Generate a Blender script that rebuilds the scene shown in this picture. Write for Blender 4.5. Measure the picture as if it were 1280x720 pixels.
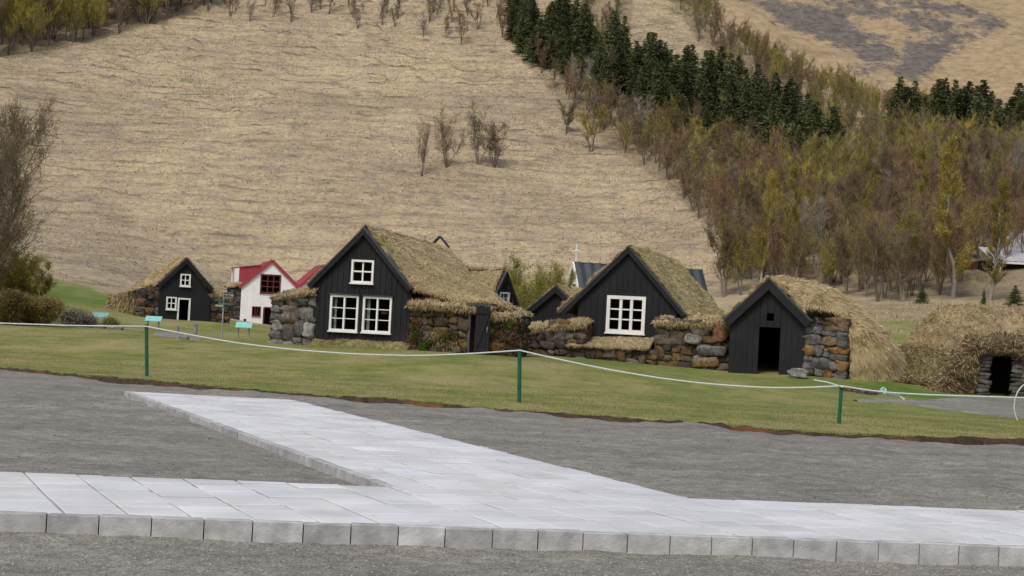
import bpy, math, random
import numpy as np
from mathutils import Vector, Matrix
random.seed(7); RNG = np.random.default_rng(7)
for o in list(bpy.data.objects): bpy.data.objects.remove(o)
SC = bpy.context.scene; COL = SC.collection

# ------------------------------------------------------------ camera, sky, sun, exposure
F, EYE, HOR, ROLL = 2200.0, 1.6, 402.0, math.radians(3.0)
PITCH = math.atan((HOR - 360) / F)
fw = np.array([0, math.cos(PITCH), math.sin(PITCH)]); up0 = np.array([0, -math.sin(PITCH), math.cos(PITCH)])
r0 = np.array([1.0, 0, 0])
RT = r0*math.cos(ROLL) + up0*math.sin(ROLL); UP = up0*math.cos(ROLL) - r0*math.sin(ROLL)
cam = bpy.data.cameras.new('camera'); co = bpy.data.objects.new('camera', cam); COL.objects.link(co)
co.matrix_world = Matrix(((RT[0], UP[0], -fw[0], 0), (RT[1], UP[1], -fw[1], 0), (RT[2], UP[2], -fw[2], EYE), (0, 0, 0, 1)))
cam.sensor_width = 36; cam.lens = 36*F/1280; cam.clip_start = 0.5; cam.clip_end = 3000
SC.camera = co
SUN_EL, SUN_AZ = math.radians(52), math.radians(205)      # azimuth: from north (+Y) clockwise; behind and to the left
w = bpy.data.worlds.new('World'); SC.world = w; w.use_nodes = True
nt = w.node_tree; bg = nt.nodes['Background']
sky = nt.nodes.new('ShaderNodeTexSky'); sky.sky_type = 'NISHITA'; sky.sun_disc = False
sky.sun_elevation = SUN_EL; sky.sun_rotation = SUN_AZ; sky.dust_density = 3.5; sky.air_density = 1.2; sky.ozone_density = 0.6
nt.links.new(sky.outputs[0], bg.inputs[0]); bg.inputs[1].default_value = 0.12
sl = bpy.data.lights.new('sun', 'SUN'); sl.energy = 1.5; sl.angle = math.radians(12); sl.color = (1, .95, .88)
so = bpy.data.objects.new('sun', sl); COL.objects.link(so)
sd = Vector((math.sin(SUN_AZ)*math.cos(SUN_EL), math.cos(SUN_AZ)*math.cos(SUN_EL), math.sin(SUN_EL)))
so.rotation_euler = sd.to_track_quat('Z', 'Y').to_euler()
SC.view_settings.view_transform = 'Standard'; SC.view_settings.look = 'None'
SC.view_settings.exposure = 0.15; SC.view_settings.gamma = 1
SC.cycles.max_bounces = 5; SC.cycles.diffuse_bounces = 3; SC.cycles.transparent_max_bounces = 8

# ------------------------------------------------------------ pixel <-> world helpers (photo pixels, 1280 x 720)
def ray(X, Y):
    return fw + RT*((X-640)/F) + UP*((360-Y)/F)
def W(X, Y, d):
    r = ray(X, Y); t = d/r[1]; return np.array([0, 0, EYE]) + r*t
def atz(X, Y, z):
    r = ray(X, Y); t = (z-EYE)/r[2]; return np.array([0, 0, EYE]) + r*t
def proj(P):
    q = np.asarray(P, float) - np.array([0, 0, EYE]); dd = q @ fw
    return 640 + F*(q @ RT)/dd, 360 - F*(q @ UP)/dd, dd

# ------------------------------------------------------------ noise
def _h(ix, iy, iz, seed):
    n = (ix.astype(np.int64)*374761393 + iy.astype(np.int64)*668265263 + iz.astype(np.int64)*2147483647 + seed*974711) & 0xffffffff
    n = ((n ^ (n >> 13))*1274126177) & 0xffffffff
    n = n ^ (n >> 16)
    return (n & 0xffffff)/float(0xffffff)*2 - 1
def vn(x, y, z=0.0, seed=0):
    x, y, z = np.broadcast_arrays(np.asarray(x, float), np.asarray(y, float), np.asarray(z, float))
    ix, iy, iz = np.floor(x), np.floor(y), np.floor(z); fx, fy, fz = x-ix, y-iy, z-iz
    fx, fy, fz = [t*t*(3-2*t) for t in (fx, fy, fz)]
    out = 0
    for a in (0, 1):
        for b in (0, 1):
            for c in (0, 1):
                out = out + _h(ix+a, iy+b, iz+c, seed)*(fx if a else 1-fx)*(fy if b else 1-fy)*(fz if c else 1-fz)
    return out
def fbm(x, y, z=0.0, seed=0, o=4):
    s = 0; a = 1; t = 0
    for k in range(o):
        f = 2.03**k; s = s + a*vn(np.asarray(x)*f, np.asarray(y)*f, np.asarray(z)*f, seed+k*17); t += a; a *= .5
    return s/t
def sst(a, b, x):
    t = np.clip((x-a)/(b-a), 0, 1); return t*t*(3-2*t)

# ------------------------------------------------------------ objects
def tag(o, label=None, cat=None, group=None, kind=None):
    if label: o['label'] = label
    if cat: o['category'] = cat
    if group: o['group'] = group
    if kind: o['kind'] = kind
    return o
def empty(name, loc, rz, label, cat, group=None):
    o = bpy.data.objects.new(name, None); o.empty_display_size = .3; COL.objects.link(o)
    o.location = tuple(loc); o.rotation_euler = (0, 0, rz)
    return tag(o, label, cat, group)
def npmesh(name, V, T, mat, parent=None, col=None, smooth=False, mask=None):
    """V (n,3), T list of index arrays (m,3) or (m,4); col per-vertex colour"""
    me = bpy.data.meshes.new(name); V = np.asarray(V, np.float32)
    if not isinstance(T, (list, tuple)): T = [T]
    T = [np.asarray(t, np.int32) for t in T if len(t)]
    loops = np.concatenate([t.ravel() for t in T]); tot = np.concatenate([np.full(len(t), t.shape[1], np.int32) for t in T])
    st = np.concatenate([[0], np.cumsum(tot)[:-1]]).astype(np.int32)
    me.vertices.add(len(V)); me.vertices.foreach_set('co', V.ravel())
    me.loops.add(len(loops)); me.loops.foreach_set('vertex_index', loops)
    me.polygons.add(len(tot)); me.polygons.foreach_set('loop_start', st); me.polygons.foreach_set('loop_total', tot)
    if smooth: me.polygons.foreach_set('use_smooth', np.ones(len(tot), bool))
    me.update(calc_edges=True)
    if col is not None:
        a = me.color_attributes.new('tint', 'FLOAT_COLOR', 'POINT'); c = np.ones((len(V), 4), np.float32); c[:, :3] = col
        a.data.foreach_set('color', c.ravel())
    if mask is not None:
        for k, m in mask.items():
            a = me.attributes.new(k, 'FLOAT', 'POINT'); a.data.foreach_set('value', np.asarray(m, np.float32))
    me.materials.append(mat)
    o = bpy.data.objects.new(name, me); COL.objects.link(o)
    if parent: o.parent = parent
    return o
class MB:
    def __init__(s): s.v = []; s.f = []
    def add(s, vs, fs):
        n = len(s.v); s.v += [tuple(v) for v in vs]; s.f += [tuple(i+n for i in f) for f in fs]
    def prism(s, pts, y0, y1):
        """polygon pts (x,z) extruded from y0 to y1"""
        n = len(pts); s.add([(p[0], y0, p[1]) for p in pts]+[(p[0], y1, p[1]) for p in pts],
            [tuple(range(n)), tuple(range(2*n-1, n-1, -1))]+[(i, n+i, n+(i+1) % n, (i+1) % n) for i in range(n)])
    def box(s, x0, x1, y0, y1, z0, z1):
        s.add([(x, y, z) for z in (z0, z1) for x, y in ((x0, y0), (x1, y0), (x1, y1), (x0, y1))],
              [(0, 3, 2, 1), (4, 5, 6, 7), (0, 1, 5, 4), (1, 2, 6, 5), (2, 3, 7, 6), (3, 0, 4, 7)])
    def bar(s, a, b, w, h, upv=(0, 0, 1)):
        a, b = Vector(a), Vector(b); d = (b-a).normalized(); u = Vector(upv); x = d.cross(u).normalized(); u = x.cross(d)
        q = [x*w/2+u*h/2, -x*w/2+u*h/2, -x*w/2-u*h/2, x*w/2-u*h/2]
        s.add([a+t for t in q]+[b+t for t in q], [(0, 1, 2, 3), (7, 6, 5, 4)]+[(i, 4+i, 4+(i+1) % 4, (i+1) % 4) for i in range(4)])
    def tube(s, pts, rad, n=8, cap=True):
        pts = [Vector(p) for p in pts]; m = len(pts)
        if not hasattr(rad, '__len__'): rad = [rad]*m
        base = len(s.v); px = None
        for i, p in enumerate(pts):
            d = (pts[min(i+1, m-1)]-pts[max(i-1, 0)])
            d = d.normalized() if d.length > 1e-9 else Vector((0, 0, 1))
            if px is None: px = d.orthogonal().normalized()
            px = (px-d*px.dot(d)).normalized(); q = d.cross(px)
            for k in range(n):
                a = 2*math.pi*k/n; s.v.append(tuple(p+(px*math.cos(a)+q*math.sin(a))*rad[i]))
        for i in range(m-1):
            for k in range(n):
                a = base+i*n+k; b = base+i*n+(k+1) % n; s.f.append((a, b, b+n, a+n))
        if cap: s.f.append(tuple(base+k for k in range(n))[::-1]); s.f.append(tuple(base+(m-1)*n+k for k in range(n)))
    def build(s, name, mat, parent=None, smooth=False, bevel=0):
        me = bpy.data.meshes.new(name); me.from_pydata(s.v, [], s.f); me.materials.append(mat)
        if smooth: me.polygons.foreach_set('use_smooth', [True]*len(s.f))
        me.update(); o = bpy.data.objects.new(name, me); COL.objects.link(o)
        if parent: o.parent = parent
        if bevel:
            b = o.modifiers.new('bevel', 'BEVEL'); b.width = bevel; b.segments = 1; b.limit_method = 'ANGLE'
        return o

# ------------------------------------------------------------ materials
def newmat(name):
    m = bpy.data.materials.new(name); m.use_nodes = True; t = m.node_tree
    return m, t, t.nodes['Principled BSDF']
def N(t, kind, **kw):
    n = t.nodes.new(kind)
    for k, v in kw.items():
        if k.startswith('i_'):
            key = k[2:]
            n.inputs[int(key) if key.isdigit() else key.replace('_', ' ')].default_value = v
        else: setattr(n, k, v)
    return n
def ramp(t, src, stops):
    r = t.nodes.new('ShaderNodeValToRGB'); t.links.new(src, r.inputs[0])
    el = r.color_ramp.elements
    while len(el) < len(stops): el.new(.5)
    for e, (p, c) in zip(el, stops): e.position = p; e.color = (*c, 1) if len(c) == 3 else c
    return r.outputs[0]
def mix(t, fac, a, b, mode='MIX'):
    m = t.nodes.new('ShaderNodeMix'); m.data_type = 'RGBA'; m.blend_type = mode
    for sock, v in ((m.inputs[0], fac), (m.inputs[6], a), (m.inputs[7], b)):
        if hasattr(v, 'links') or hasattr(v, 'is_linked'): t.links.new(v, sock)
        elif isinstance(v, (int, float)): sock.default_value = v
        else: sock.default_value = (*v, 1)
    return m.outputs[2]
def noise(t, scale, detail=4, coord=None, vec=None, rough=.55, outi=0):
    n = N(t, 'ShaderNodeTexNoise'); n.inputs['Scale'].default_value = scale; n.inputs['Detail'].default_value = detail; n.inputs['Roughness'].default_value = rough
    if vec is None:
        tc = N(t, 'ShaderNodeTexCoord'); vec = tc.outputs['Object']
        if coord:
            mp = N(t, 'ShaderNodeMapping'); mp.inputs['Scale'].default_value = coord; t.links.new(vec, mp.inputs[0]); vec = mp.outputs[0]
    t.links.new(vec, n.inputs['Vector']); return n.outputs[outi]
def bump(t, b, h, strength=.5, dist=.02):
    n = N(t, 'ShaderNodeBump'); n.inputs['Strength'].default_value = strength; n.inputs['Distance'].default_value = dist
    t.links.new(h, n.inputs['Height']); t.links.new(n.outputs[0], b.inputs['Normal'])
def simple(name, c1, c2=None, scale=6, rough=.8, coord=None, bmp=0, spec=.3, metal=0, lo=.35, hi=.65):
    m, t, b = newmat(name); b.inputs['Roughness'].default_value = rough; b.inputs['Specular IOR Level'].default_value = spec; b.inputs['Metallic'].default_value = metal
    if c2 is None: c2 = tuple(x*.8 for x in c1)
    n = noise(t, scale, 5, coord)
    t.links.new(ramp(t, n, [(lo, c1), (hi, c2)]), b.inputs['Base Color'])
    if bmp: bump(t, b, n, .6, bmp)
    return m
def tinted(name, rough=.9, nscale=3, amt=.35, bmp=0, bscale=30, sss=0):
    """colour from the 'tint' attribute broken up with noise"""
    m, t, b = newmat(name); b.inputs['Roughness'].default_value = rough; b.inputs['Specular IOR Level'].default_value = .15
    a = N(t, 'ShaderNodeAttribute', attribute_name='tint'); n = noise(t, nscale, 5)
    g = ramp(t, n, [(.3, (1-amt,)*3), (.7, (1+amt*.6,)*3)])
    t.links.new(mix(t, 1.0, a.outputs['Color'], g, 'MULTIPLY'), b.inputs['Base Color'])
    if bmp: bump(t, b, noise(t, bscale, 5), .7, bmp)
    return m
M = {}
M['turf'] = tinted('turf_grass', .95, 1.2, .22)
def translucent(m, f):
    t = m.node_tree; b = t.nodes['Principled BSDF']; o = [n for n in t.nodes if n.type == 'OUTPUT_MATERIAL'][0]; tl = N(t, 'ShaderNodeBsdfTranslucent'); ms = N(t, 'ShaderNodeMixShader'); ms.inputs[0].default_value = f
    t.links.new(b.inputs['Base Color'].links[0].from_socket, tl.inputs[0]); t.links.new(b.outputs[0], ms.inputs[1]); t.links.new(tl.outputs[0], ms.inputs[2]); t.links.new(ms.outputs[0], o.inputs[0])
translucent(M['turf'], .35)
M['stone'] = tinted('stone', .9, 9, .55, .035, 22)
_t = M['stone'].node_tree; _b = _t.nodes['Principled BSDF']; _src = _b.inputs['Base Color'].links[0].from_socket
_m = mix(_t, ramp(_t, noise(_t, 2.2, 5, rough=.7), [(.57, (0, 0, 0)), (.66, (.7, .7, .7))]), _src, (.085, .055, .03)); _m = mix(_t, ramp(_t, noise(_t, 16, 4, rough=.7), [(.6, (0, 0, 0)), (.7, (.7, .7, .7))]), _m, (.25, .24, .21)); _t.links.new(_m, _b.inputs['Base Color'])
M['soil'] = simple('soil', (.030, .022, .015), (.075, .045, .026), 9, .95, bmp=.02)
_t = M['soil'].node_tree; _b = _t.nodes['Principled BSDF']; _src = _b.inputs['Base Color'].links[0].from_socket
_t.links.new(mix(_t, ramp(_t, noise(_t, .9, 4), [(.54, (0, 0, 0)), (.66, (.8, .8, .8))]), _src, (.16, .065, .025)), _b.inputs['Base Color'])
def plankmat(name, c1, c2, rough=.75):
    m, t, b = newmat(name); b.inputs['Roughness'].default_value = rough; b.inputs['Specular IOR Level'].default_value = .25
    n = noise(t, 5, 6, (6, 6, .6)); n2 = noise(t, .9, 3)
    c = ramp(t, n, [(.3, c1), (.75, c2)]); c = mix(t, ramp(t, n2, [(.45, (0, 0, 0)), (.75, (.6, .6, .6))]), c, tuple(x*1.6 for x in c2))
    t.links.new(c, b.inputs['Base Color']); bump(t, b, n, .5, .01); return m
M['black'] = plankmat('tarred_planks', (.008, .0085, .010), (.016, .017, .020))
M['barge'] = plankmat('grey_trim', (.028, .030, .034), (.07, .072, .078), .6)  # grey woodwork; along the gable edges its paler tone paints in light
M['white'] = plankmat('white_paint', (.74, .74, .73), (.60, .59, .56), .5)
M['whitewall'] = simple('white_render', (.80, .80, .79), (.72, .72, .71), 1.5, .8)
M['redframe'] = simple('red_brown_paint', (.13, .022, .02), (.09, .018, .017), 8, .5)
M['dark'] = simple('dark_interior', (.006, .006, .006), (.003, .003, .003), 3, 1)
M['innerwood'] = plankmat('inner_wood', (.07, .045, .03), (.12, .08, .055))
M['curtain'] = simple('pale_curtain', (.5, .5, .48), (.4, .4, .38), 9, .9)
M['metal'] = simple('galvanised_metal', (.35, .36, .37), (.27, .28, .29), 12, .5, metal=.3)
M['greenpost'] = simple('green_paint', (.018, .11, .055), (.012, .075, .04), 20, .55)
M['teal'] = simple('teal_panel', (.30, .62, .56), (.24, .55, .50), 4, .35)
M['rope'] = simple('blue_white_rope', (.62, .68, .68), (.45, .53, .54), 60, .8)
M['plastic'] = simple('white_plastic', (.62, .62, .58), (.5, .5, .46), 10, .5)
M['orange'] = simple('orange_item', (.5, .14, .05), None, 10, .7)
def corr(name, c1, c2, scl):
    m, t, b = newmat(name); b.inputs['Roughness'].default_value = .45; b.inputs['Metallic'].default_value = .05
    n = noise(t, 1.2, 4); t.links.new(ramp(t, n, [(.3, c1), (.7, c2)]), b.inputs['Base Color']); return m
M['redroof'] = corr('red_roof_metal', (.33, .045, .055), (.27, .035, .045), 4)
M['slate'] = corr('dark_roof_metal', (.045, .05, .06), (.03, .034, .042), 4)
M['greyroof'] = corr('pale_roof_metal', (.5, .52, .55), (.4, .42, .45), 4)
m, t, b = newmat('window_glass'); out = [n for n in t.nodes if n.type == 'OUTPUT_MATERIAL'][0]
gl = N(t, 'ShaderNodeBsdfGlossy'); gl.inputs['Roughness'].default_value = .04; tr = N(t, 'ShaderNodeBsdfTransparent'); tr.inputs[0].default_value = (.8, .85, .85, 1)
lw = N(t, 'ShaderNodeLayerWeight'); lw.inputs[0].default_value = .12; ms = N(t, 'ShaderNodeMixShader')
t.links.new(lw.outputs['Fresnel'], ms.inputs[0]); t.links.new(tr.outputs[0], ms.inputs[1]); t.links.new(gl.outputs[0], ms.inputs[2]); t.links.new(ms.outputs[0], out.inputs[0])
M['glass'] = m

# terrain material: straw hill, green lawn, moss and worn patches driven by attributes
m, t, b = newmat('meadow'); b.inputs['Roughness'].default_value = .95; b.inputs['Specular IOR Level'].default_value = .1
n1 = noise(t, .16, 5, rough=.6); n2 = noise(t, 1.6, 6, (1, 1, 2.2), rough=.7); n3 = noise(t, 9, 4)
straw = ramp(t, n2, [(.28, (.24, .19, .12)), (.45, (.35, .285, .18)), (.62, (.43, .355, .225)), (.8, (.50, .425, .28))])
grey = ramp(t, n2, [(.3, (.22, .18, .135)), (.7, (.38, .315, .225))])
n4 = noise(t, .38, 6, (1, 1, 3), rough=.65)
straw = mix(t, ramp(t, n4, [(.46, (0, 0, 0)), (.62, (1, 1, 1))]), straw, grey)
green = ramp(t, noise(t, 1.1, 6, rough=.65), [(.3, (.105, .135, .03)), (.5, (.165, .185, .048)), (.68, (.26, .25, .085))])
green = mix(t, ramp(t, noise(t, .35, 6, (1, .45, 1), rough=.72), [(.42, (0, 0, 0)), (.66, (.9, .9, .9))]), green, (.32, .265, .13))
straw = mix(t, 1.0, straw, ramp(t, noise(t, .045, 5, rough=.6), [(.3, (.80, .79, .80)), (.7, (1.14, 1.13, 1.08))]), 'MULTIPLY')
n5 = noise(t, 1.0, 6, (.16, .05, 1.9), rough=.72); n6 = noise(t, 3.5, 5, rough=.75)
straw = mix(t, 1.0, straw, ramp(t, n5, [(.36, (.72, .715, .71)), (.45, (.97, .97, .98)), (.6, (1.12, 1.12, 1.14))]), 'MULTIPLY')
straw = mix(t, 1.0, straw, ramp(t, n6, [(.35, (.82, .82, .83)), (.62, (1.10, 1.10, 1.11))]), 'MULTIPLY')
ag = N(t, 'ShaderNodeAttribute', attribute_name='green')
ga = N(t, 'ShaderNodeMath', operation='ADD'); gs = N(t, 'ShaderNodeMath', operation='MULTIPLY_ADD'); gs.inputs[1].default_value = .7; gs.inputs[2].default_value = -.35
t.links.new(n1, gs.inputs[0]); t.links.new(ag.outputs['Fac'], ga.inputs[0]); t.links.new(gs.outputs[0], ga.inputs[1])
c = mix(t, ramp(t, ga.outputs[0], [(.4, (0, 0, 0)), (.6, (1, 1, 1))]), straw, green)
af = N(t, 'ShaderNodeAttribute', attribute_name='wood')
c = mix(t, af.outputs['Fac'], c, ramp(t, n2, [(.3, (.07, .05, .03)), (.7, (.20, .15, .09))]))
ar = N(t, 'ShaderNodeAttribute', attribute_name='riser')
c = mix(t, ar.outputs['Fac'], c, ramp(t, n2, [(.3, (.055, .045, .032)), (.7, (.15, .118, .08))]))
am = N(t, 'ShaderNodeAttribute', attribute_name='lush')
c = mix(t, am.outputs['Fac'], c, ramp(t, n2, [(.3, (.05, .12, .014)), (.7, (.11, .17, .03))]))
t.links.new(c, b.inputs['Base Color']); bump(t, b, n3, .5, .04); M['meadow'] = m

m, t, b = newmat('gravel'); b.inputs['Roughness'].default_value = .95; b.inputs['Specular IOR Level'].default_value = .15
vo = N(t, 'ShaderNodeTexVoronoi'); vo.inputs['Scale'].default_value = 70; tc = N(t, 'ShaderNodeTexCoord'); t.links.new(tc.outputs['Object'], vo.inputs['Vector'])
vc = ramp(t, vo.outputs['Color'], [(.15, (.145, .139, .122)), (.5, (.215, .207, .184)), (.85, (.31, .299, .268))])
big = ramp(t, noise(t, .5, 5, (1, 1.8, 1), rough=.65), [(.3, (.72, .72, .72)), (.68, (1.22, 1.20, 1.16))])
med = ramp(t, noise(t, 6, 5, rough=.7), [(.3, (.66, .66, .66)), (.7, (1.3, 1.3, 1.28))])
c = mix(t, 1.0, mix(t, 1.0, vc, big, 'MULTIPLY'), med, 'MULTIPLY')
t.links.new(c, b.inputs['Base Color'])
bn = N(t, 'ShaderNodeMath', operation='MULTIPLY_ADD'); bn.inputs[1].default_value = .5
t.links.new(vo.outputs['Distance'], bn.inputs[0]); t.links.new(noise(t, 25, 5), bn.inputs[2]); bump(t, b, bn.outputs[0], .55, .014); M['gravel'] = m
M['slab'] = tinted('paving_slabs', .8, 1.6, .16, .004, 60)
M['kerb'] = tinted('kerb_concrete', .85, 7, .32, .008, 45)
m, t, b = newmat('far_slope'); b.inputs['Roughness'].default_value = 1; b.inputs['Specular IOR Level'].default_value = .05
n1 = noise(t, .022, 6, (1, .7, 1), rough=.62); n2 = noise(t, .5, 6, rough=.7); n3 = noise(t, .10, 5, (1, 1, 2.5), rough=.7)
st = ramp(t, n2, [(.3, (.22, .165, .10)), (.55, (.36, .275, .165)), (.75, (.44, .35, .22))]); st = mix(t, ramp(t, n3, [(.5, (0, 0, 0)), (.7, (.7, .7, .7))]), st, (.21, .15, .085))
sc_ = ramp(t, n2, [(.35, (.085, .074, .064)), (.65, (.19, .165, .145))])
asx = N(t, 'ShaderNodeAttribute', attribute_name='scree')
sm = N(t, 'ShaderNodeMath', operation='MULTIPLY_ADD'); sm.inputs[1].default_value = 1.2; t.links.new(noise(t, .07, 9, (1, .55, 1), rough=.78), sm.inputs[0]); t.links.new(asx.outputs['Fac'], sm.inputs[2])
c = mix(t, ramp(t, sm.outputs[0], [(.72, (0, 0, 0)), (.80, (1, 1, 1))]), st, sc_); t.links.new(c, b.inputs['Base Color']); bump(t, b, n2, .7, .5); M['farhill'] = m

def foliage(name, c1, c2, spread=.35, transl=0):
    m, t, b = newmat(name); b.inputs['Roughness'].default_value = .9; b.inputs['Specular IOR Level'].default_value = .1
    oi = N(t, 'ShaderNodeObjectInfo'); n = noise(t, .9, 3)
    c = mix(t, n, c1, c2); g = ramp(t, oi.outputs['Random'], [(0, (1-spread,)*3), (1, (1+spread,)*3)])
    t.links.new(mix(t, 1.0, c, g, 'MULTIPLY'), b.inputs['Base Color']); return m
M['bark'] = foliage('birch_bark', (.13, .10, .078), (.24, .20, .165), .35)
M['barkpale'] = foliage('pale_bark', (.24, .22, .19), (.34, .32, .29), .15)
M['twigred'] = foliage('reddish_twigs', (.16, .10, .064), (.215, .14, .085))
M['twigbrown'] = foliage('brown_twigs', (.155, .115, .075), (.215, .165, .105))
M['twigolive'] = foliage('budding_twigs', (.20, .165, .045), (.28, .215, .07))
M['twigyellow'] = foliage('yellow_buds', (.31, .26, .05), (.40, .325, .08), .2)
M['twiggrey'] = foliage('grey_twigs', (.20, .17, .135), (.27, .235, .19), .2)
M['twigdark'] = foliage('dark_twigs', (.15, .115, .075), (.21, .165, .105), .2)
M['leafgreen'] = foliage('young_leaves', (.26, .265, .055), (.34, .33, .09), .2)
M['spruce'] = foliage('spruce_needles', (.085, .105, .048), (.14, .155, .065), .35)
M['wood_mass'] = tinted('wood_mass', .95, .8, .2)

# ------------------------------------------------------------ terrain
ZB = .12
border_px = [(-160, 447), (0, 459), (60, 465), (120, 470), (183, 476), (300, 486), (480, 499), (640, 512), (800, 524), (960, 536), (1050, 542), (1160, 547), (1280, 550), (1440, 557)]
BORD = np.array([atz(x, y, ZB)[:2] for x, y in border_px])
def border_y(x):
    y = np.interp(x, BORD[:, 0], BORD[:, 1])
    return y + .25*fbm(np.asarray(x)*.9, 3.3, seed=4) + .10*vn(np.asarray(x)*5, 0, seed=9)
cp = []
def P(X, Y, d): cp.append(W(X, Y, d))
for x, y in border_px: q = atz(x, y, ZB); cp.append(q); cp.append(q*np.array([1, 1, 0])+np.array([0, -6, 0.0]))
for a in [(0, 428, 52), (100, 425, 55), (-200, 405, 60), (0, 404, 66), (100, 404, 72), (390, 432, 59), (510, 437, 58.5), (450, 434, 59), (620, 444, 58.5), (720, 450, 58.5), (815, 460, 58),
          (930, 469, 57.5), (1010, 470, 57.5), (1110, 478, 57), (1250, 497, 55), (1400, 505, 55), (640, 470, 46), (300, 455, 48), (930, 495, 46), (1250, 520, 44),
          (197, 398, 90), (262, 403, 88), (299, 404, 152), (335, 409, 150), (220, 416, 72), (300, 424, 66), (130, 385, 92), (160, 363, 118), (60, 349, 118), (-100, 345, 118), (-300, 335, 120),
          (310, 413, 100), (345, 415, 112), (340, 419, 80), (320, 411, 130), (90, 330, 150), (150, 345, 150), (-200, 315, 150), (250, 348, 172), (340, 348, 185), (450, 350, 185), (600, 352, 182), (750, 352, 172), (850, 358, 160),
          (1090, 432, 74), (1120, 405, 96), (1200, 400, 96), (1300, 405, 90), (1100, 378, 116), (1200, 380, 112), (1300, 384, 106), (1450, 390, 104), (930, 372, 135), (1000, 374, 125)]: P(*a)
for X, Y in [(-300, 250), (-100, 250), (80, 250), (250, 260), (420, 260), (600, 260), (760, 270), (-300, 120), (-100, 130), (80, 140), (260, 140), (440, 140), (600, 150), (740, 190), (80, 30), (300, 20), (500, 20), (640, 60), (-200, 20)]:
    v = 402-Y+(X-640)*.0524; P(X, Y, 76.35/(.45-v/2200)*(1.0 if X > 0 else .95))
for a in [(860, 300, 170), (860, 200, 208), (760, 80, 250), (1000, 330, 142), (1100, 300, 150), (1250, 310, 138), (1000, 220, 195), (1100, 250, 172), (1280, 250, 165), (1450, 300, 135),
          (900, 40, 265), (1020, 110, 250), (1120, 145, 240), (1190, 160, 232), (1280, 175, 225), (1450, 215, 205), (820, -40, 290), (1120, 195, 210), (1400, 260, 165),
          (700, -60, 300), (500, -80, 312), (250, -80, 310), (0, -60, 290), (-250, -60, 280)]: P(*a)
for X, Y, d, dz in [(900, 40, 300, -16), (1020, 110, 290, -14), (1120, 145, 280, -13), (1280, 175, 265, -12), (1450, 215, 245, -10), (820, -40, 330, -10)]:
    q = W(X, Y, d); 
    zz = W(X, Y, d-38)[2]; cp.append(np.array([q[0], q[1], zz+dz]))
cp += [np.array([0, 48, .42]), np.array([-30, 50, .2]), np.array([25, 50, .2]), np.array([-60, 45, .2]), np.array([60, 45, .1]), np.array([-3, 75, .7]), np.array([2, 110, .9]), np.array([-4, 140, 1.0])]
CP = np.array(cp)
def _k(r2): return np.where(r2 > 0, r2*np.log(r2+1e-12)*.5, 0)
_s = 60.0
_d2 = ((CP[:, None, :2]-CP[None, :, :2])/_s)**2; K = _k(_d2.sum(2)); n = len(CP)
A = np.zeros((n+3, n+3)); A[:n, :n] = K + np.eye(n)*2e-4; A[:n, n] = 1; A[:n, n+1:] = CP[:, :2]/_s; A[n:, :n] = A[:n, n:].T
TPS = np.linalg.solve(A, np.concatenate([CP[:, 2], [0, 0, 0]]))
def z0(x, y):
    x = np.asarray(x, float); y = np.asarray(y, float); sh = np.broadcast(x, y).shape; x = np.broadcast_to(x, sh).ravel()/_s; y = np.broadcast_to(y, sh).ravel()/_s
    out = np.empty(len(x))
    for i in range(0, len(x), 40000):
        xs, ys = x[i:i+40000], y[i:i+40000]
        r2 = (xs[:, None]-CP[None, :, 0]/_s)**2 + (ys[:, None]-CP[None, :, 1]/_s)**2
        out[i:i+40000] = _k(r2) @ TPS[:n] + TPS[n] + TPS[n+1]*xs + TPS[n+2]*ys
    return out.reshape(sh)
def hillmask(x, y):
    u = x/y*F; foot = np.interp(u, [-900, -500, -400, 0, 150, 260, 500], [118, 120, 160, 170, 165, 140, 118]); return sst(0, 14, y-foot)
def terr(x, y, full=False):
    z = z0(x, y); hm = hillmask(x, y)
    z = z + (.03*fbm(x*.6, y*.6, seed=2) + .35*fbm(x*.05, y*.05, seed=3)*sst(60, 110, y))
    ph = z/1.4 + .9*fbm(x*.05, y*.05, seed=5) + .35*fbm(x*.3, y*.3, seed=6)
    fr = ph-np.floor(ph); brk = sst(-.3, .2, fbm(x*.16, np.floor(ph)*3.1+y*.02, seed=7))
    step = np.where(fr < .75, fr/.75, (1-fr)/.25)
    amp = (.35+.5*sst(-.3, .4, fbm(x*.03, y*.03, seed=16)))*(.7+.7*sst(12, 34, z)); z = z + hm*brk*step*amp + hm*.06*fbm(x*1.6, y*1.6, seed=8)
    if full: return z, hm*brk*sst(.62, .76, fr)*(1-sst(.95, 1, fr))*sst(-.25, .3, fbm(x*.45, y*.12, seed=15))*(.45+.75*sst(12, 32, z)), hm
    return z
def terr1(x, y): return float(terr(np.array([x]), np.array([y]))[0])
def G(X, Y, dmin=38, dmax=330):
    ds = np.arange(dmin, dmax, .5); r = ray(X, Y); x = r[0]/r[1]*ds; z = EYE+r[2]/r[1]*ds; h = z0(x, ds)
    i = np.argmax(h > z); d = ds[i] if (h > z).any() else dmax; return np.array([r[0]/r[1]*d, d, terr1(r[0]/r[1]*d, d)])
def grid_faces(nr, nc):
    i = np.arange(nr-1)[:, None]*nc+np.arange(nc-1)[None, :]; i = i.ravel(); return np.stack([i, i+1, i+nc+1, i+nc], 1)
def inpoly(px, py, poly):
    c = np.zeros(np.shape(px), bool); m_ = len(poly)
    for i in range(m_):
        x1, y1 = poly[i]; x2, y2 = poly[(i+1) % m_]
        c ^= ((y1 > py) != (y2 > py)) & (px < (x2-x1)*(py-y1)/((y2-y1)+1e-12)+x1)
    return c
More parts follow.
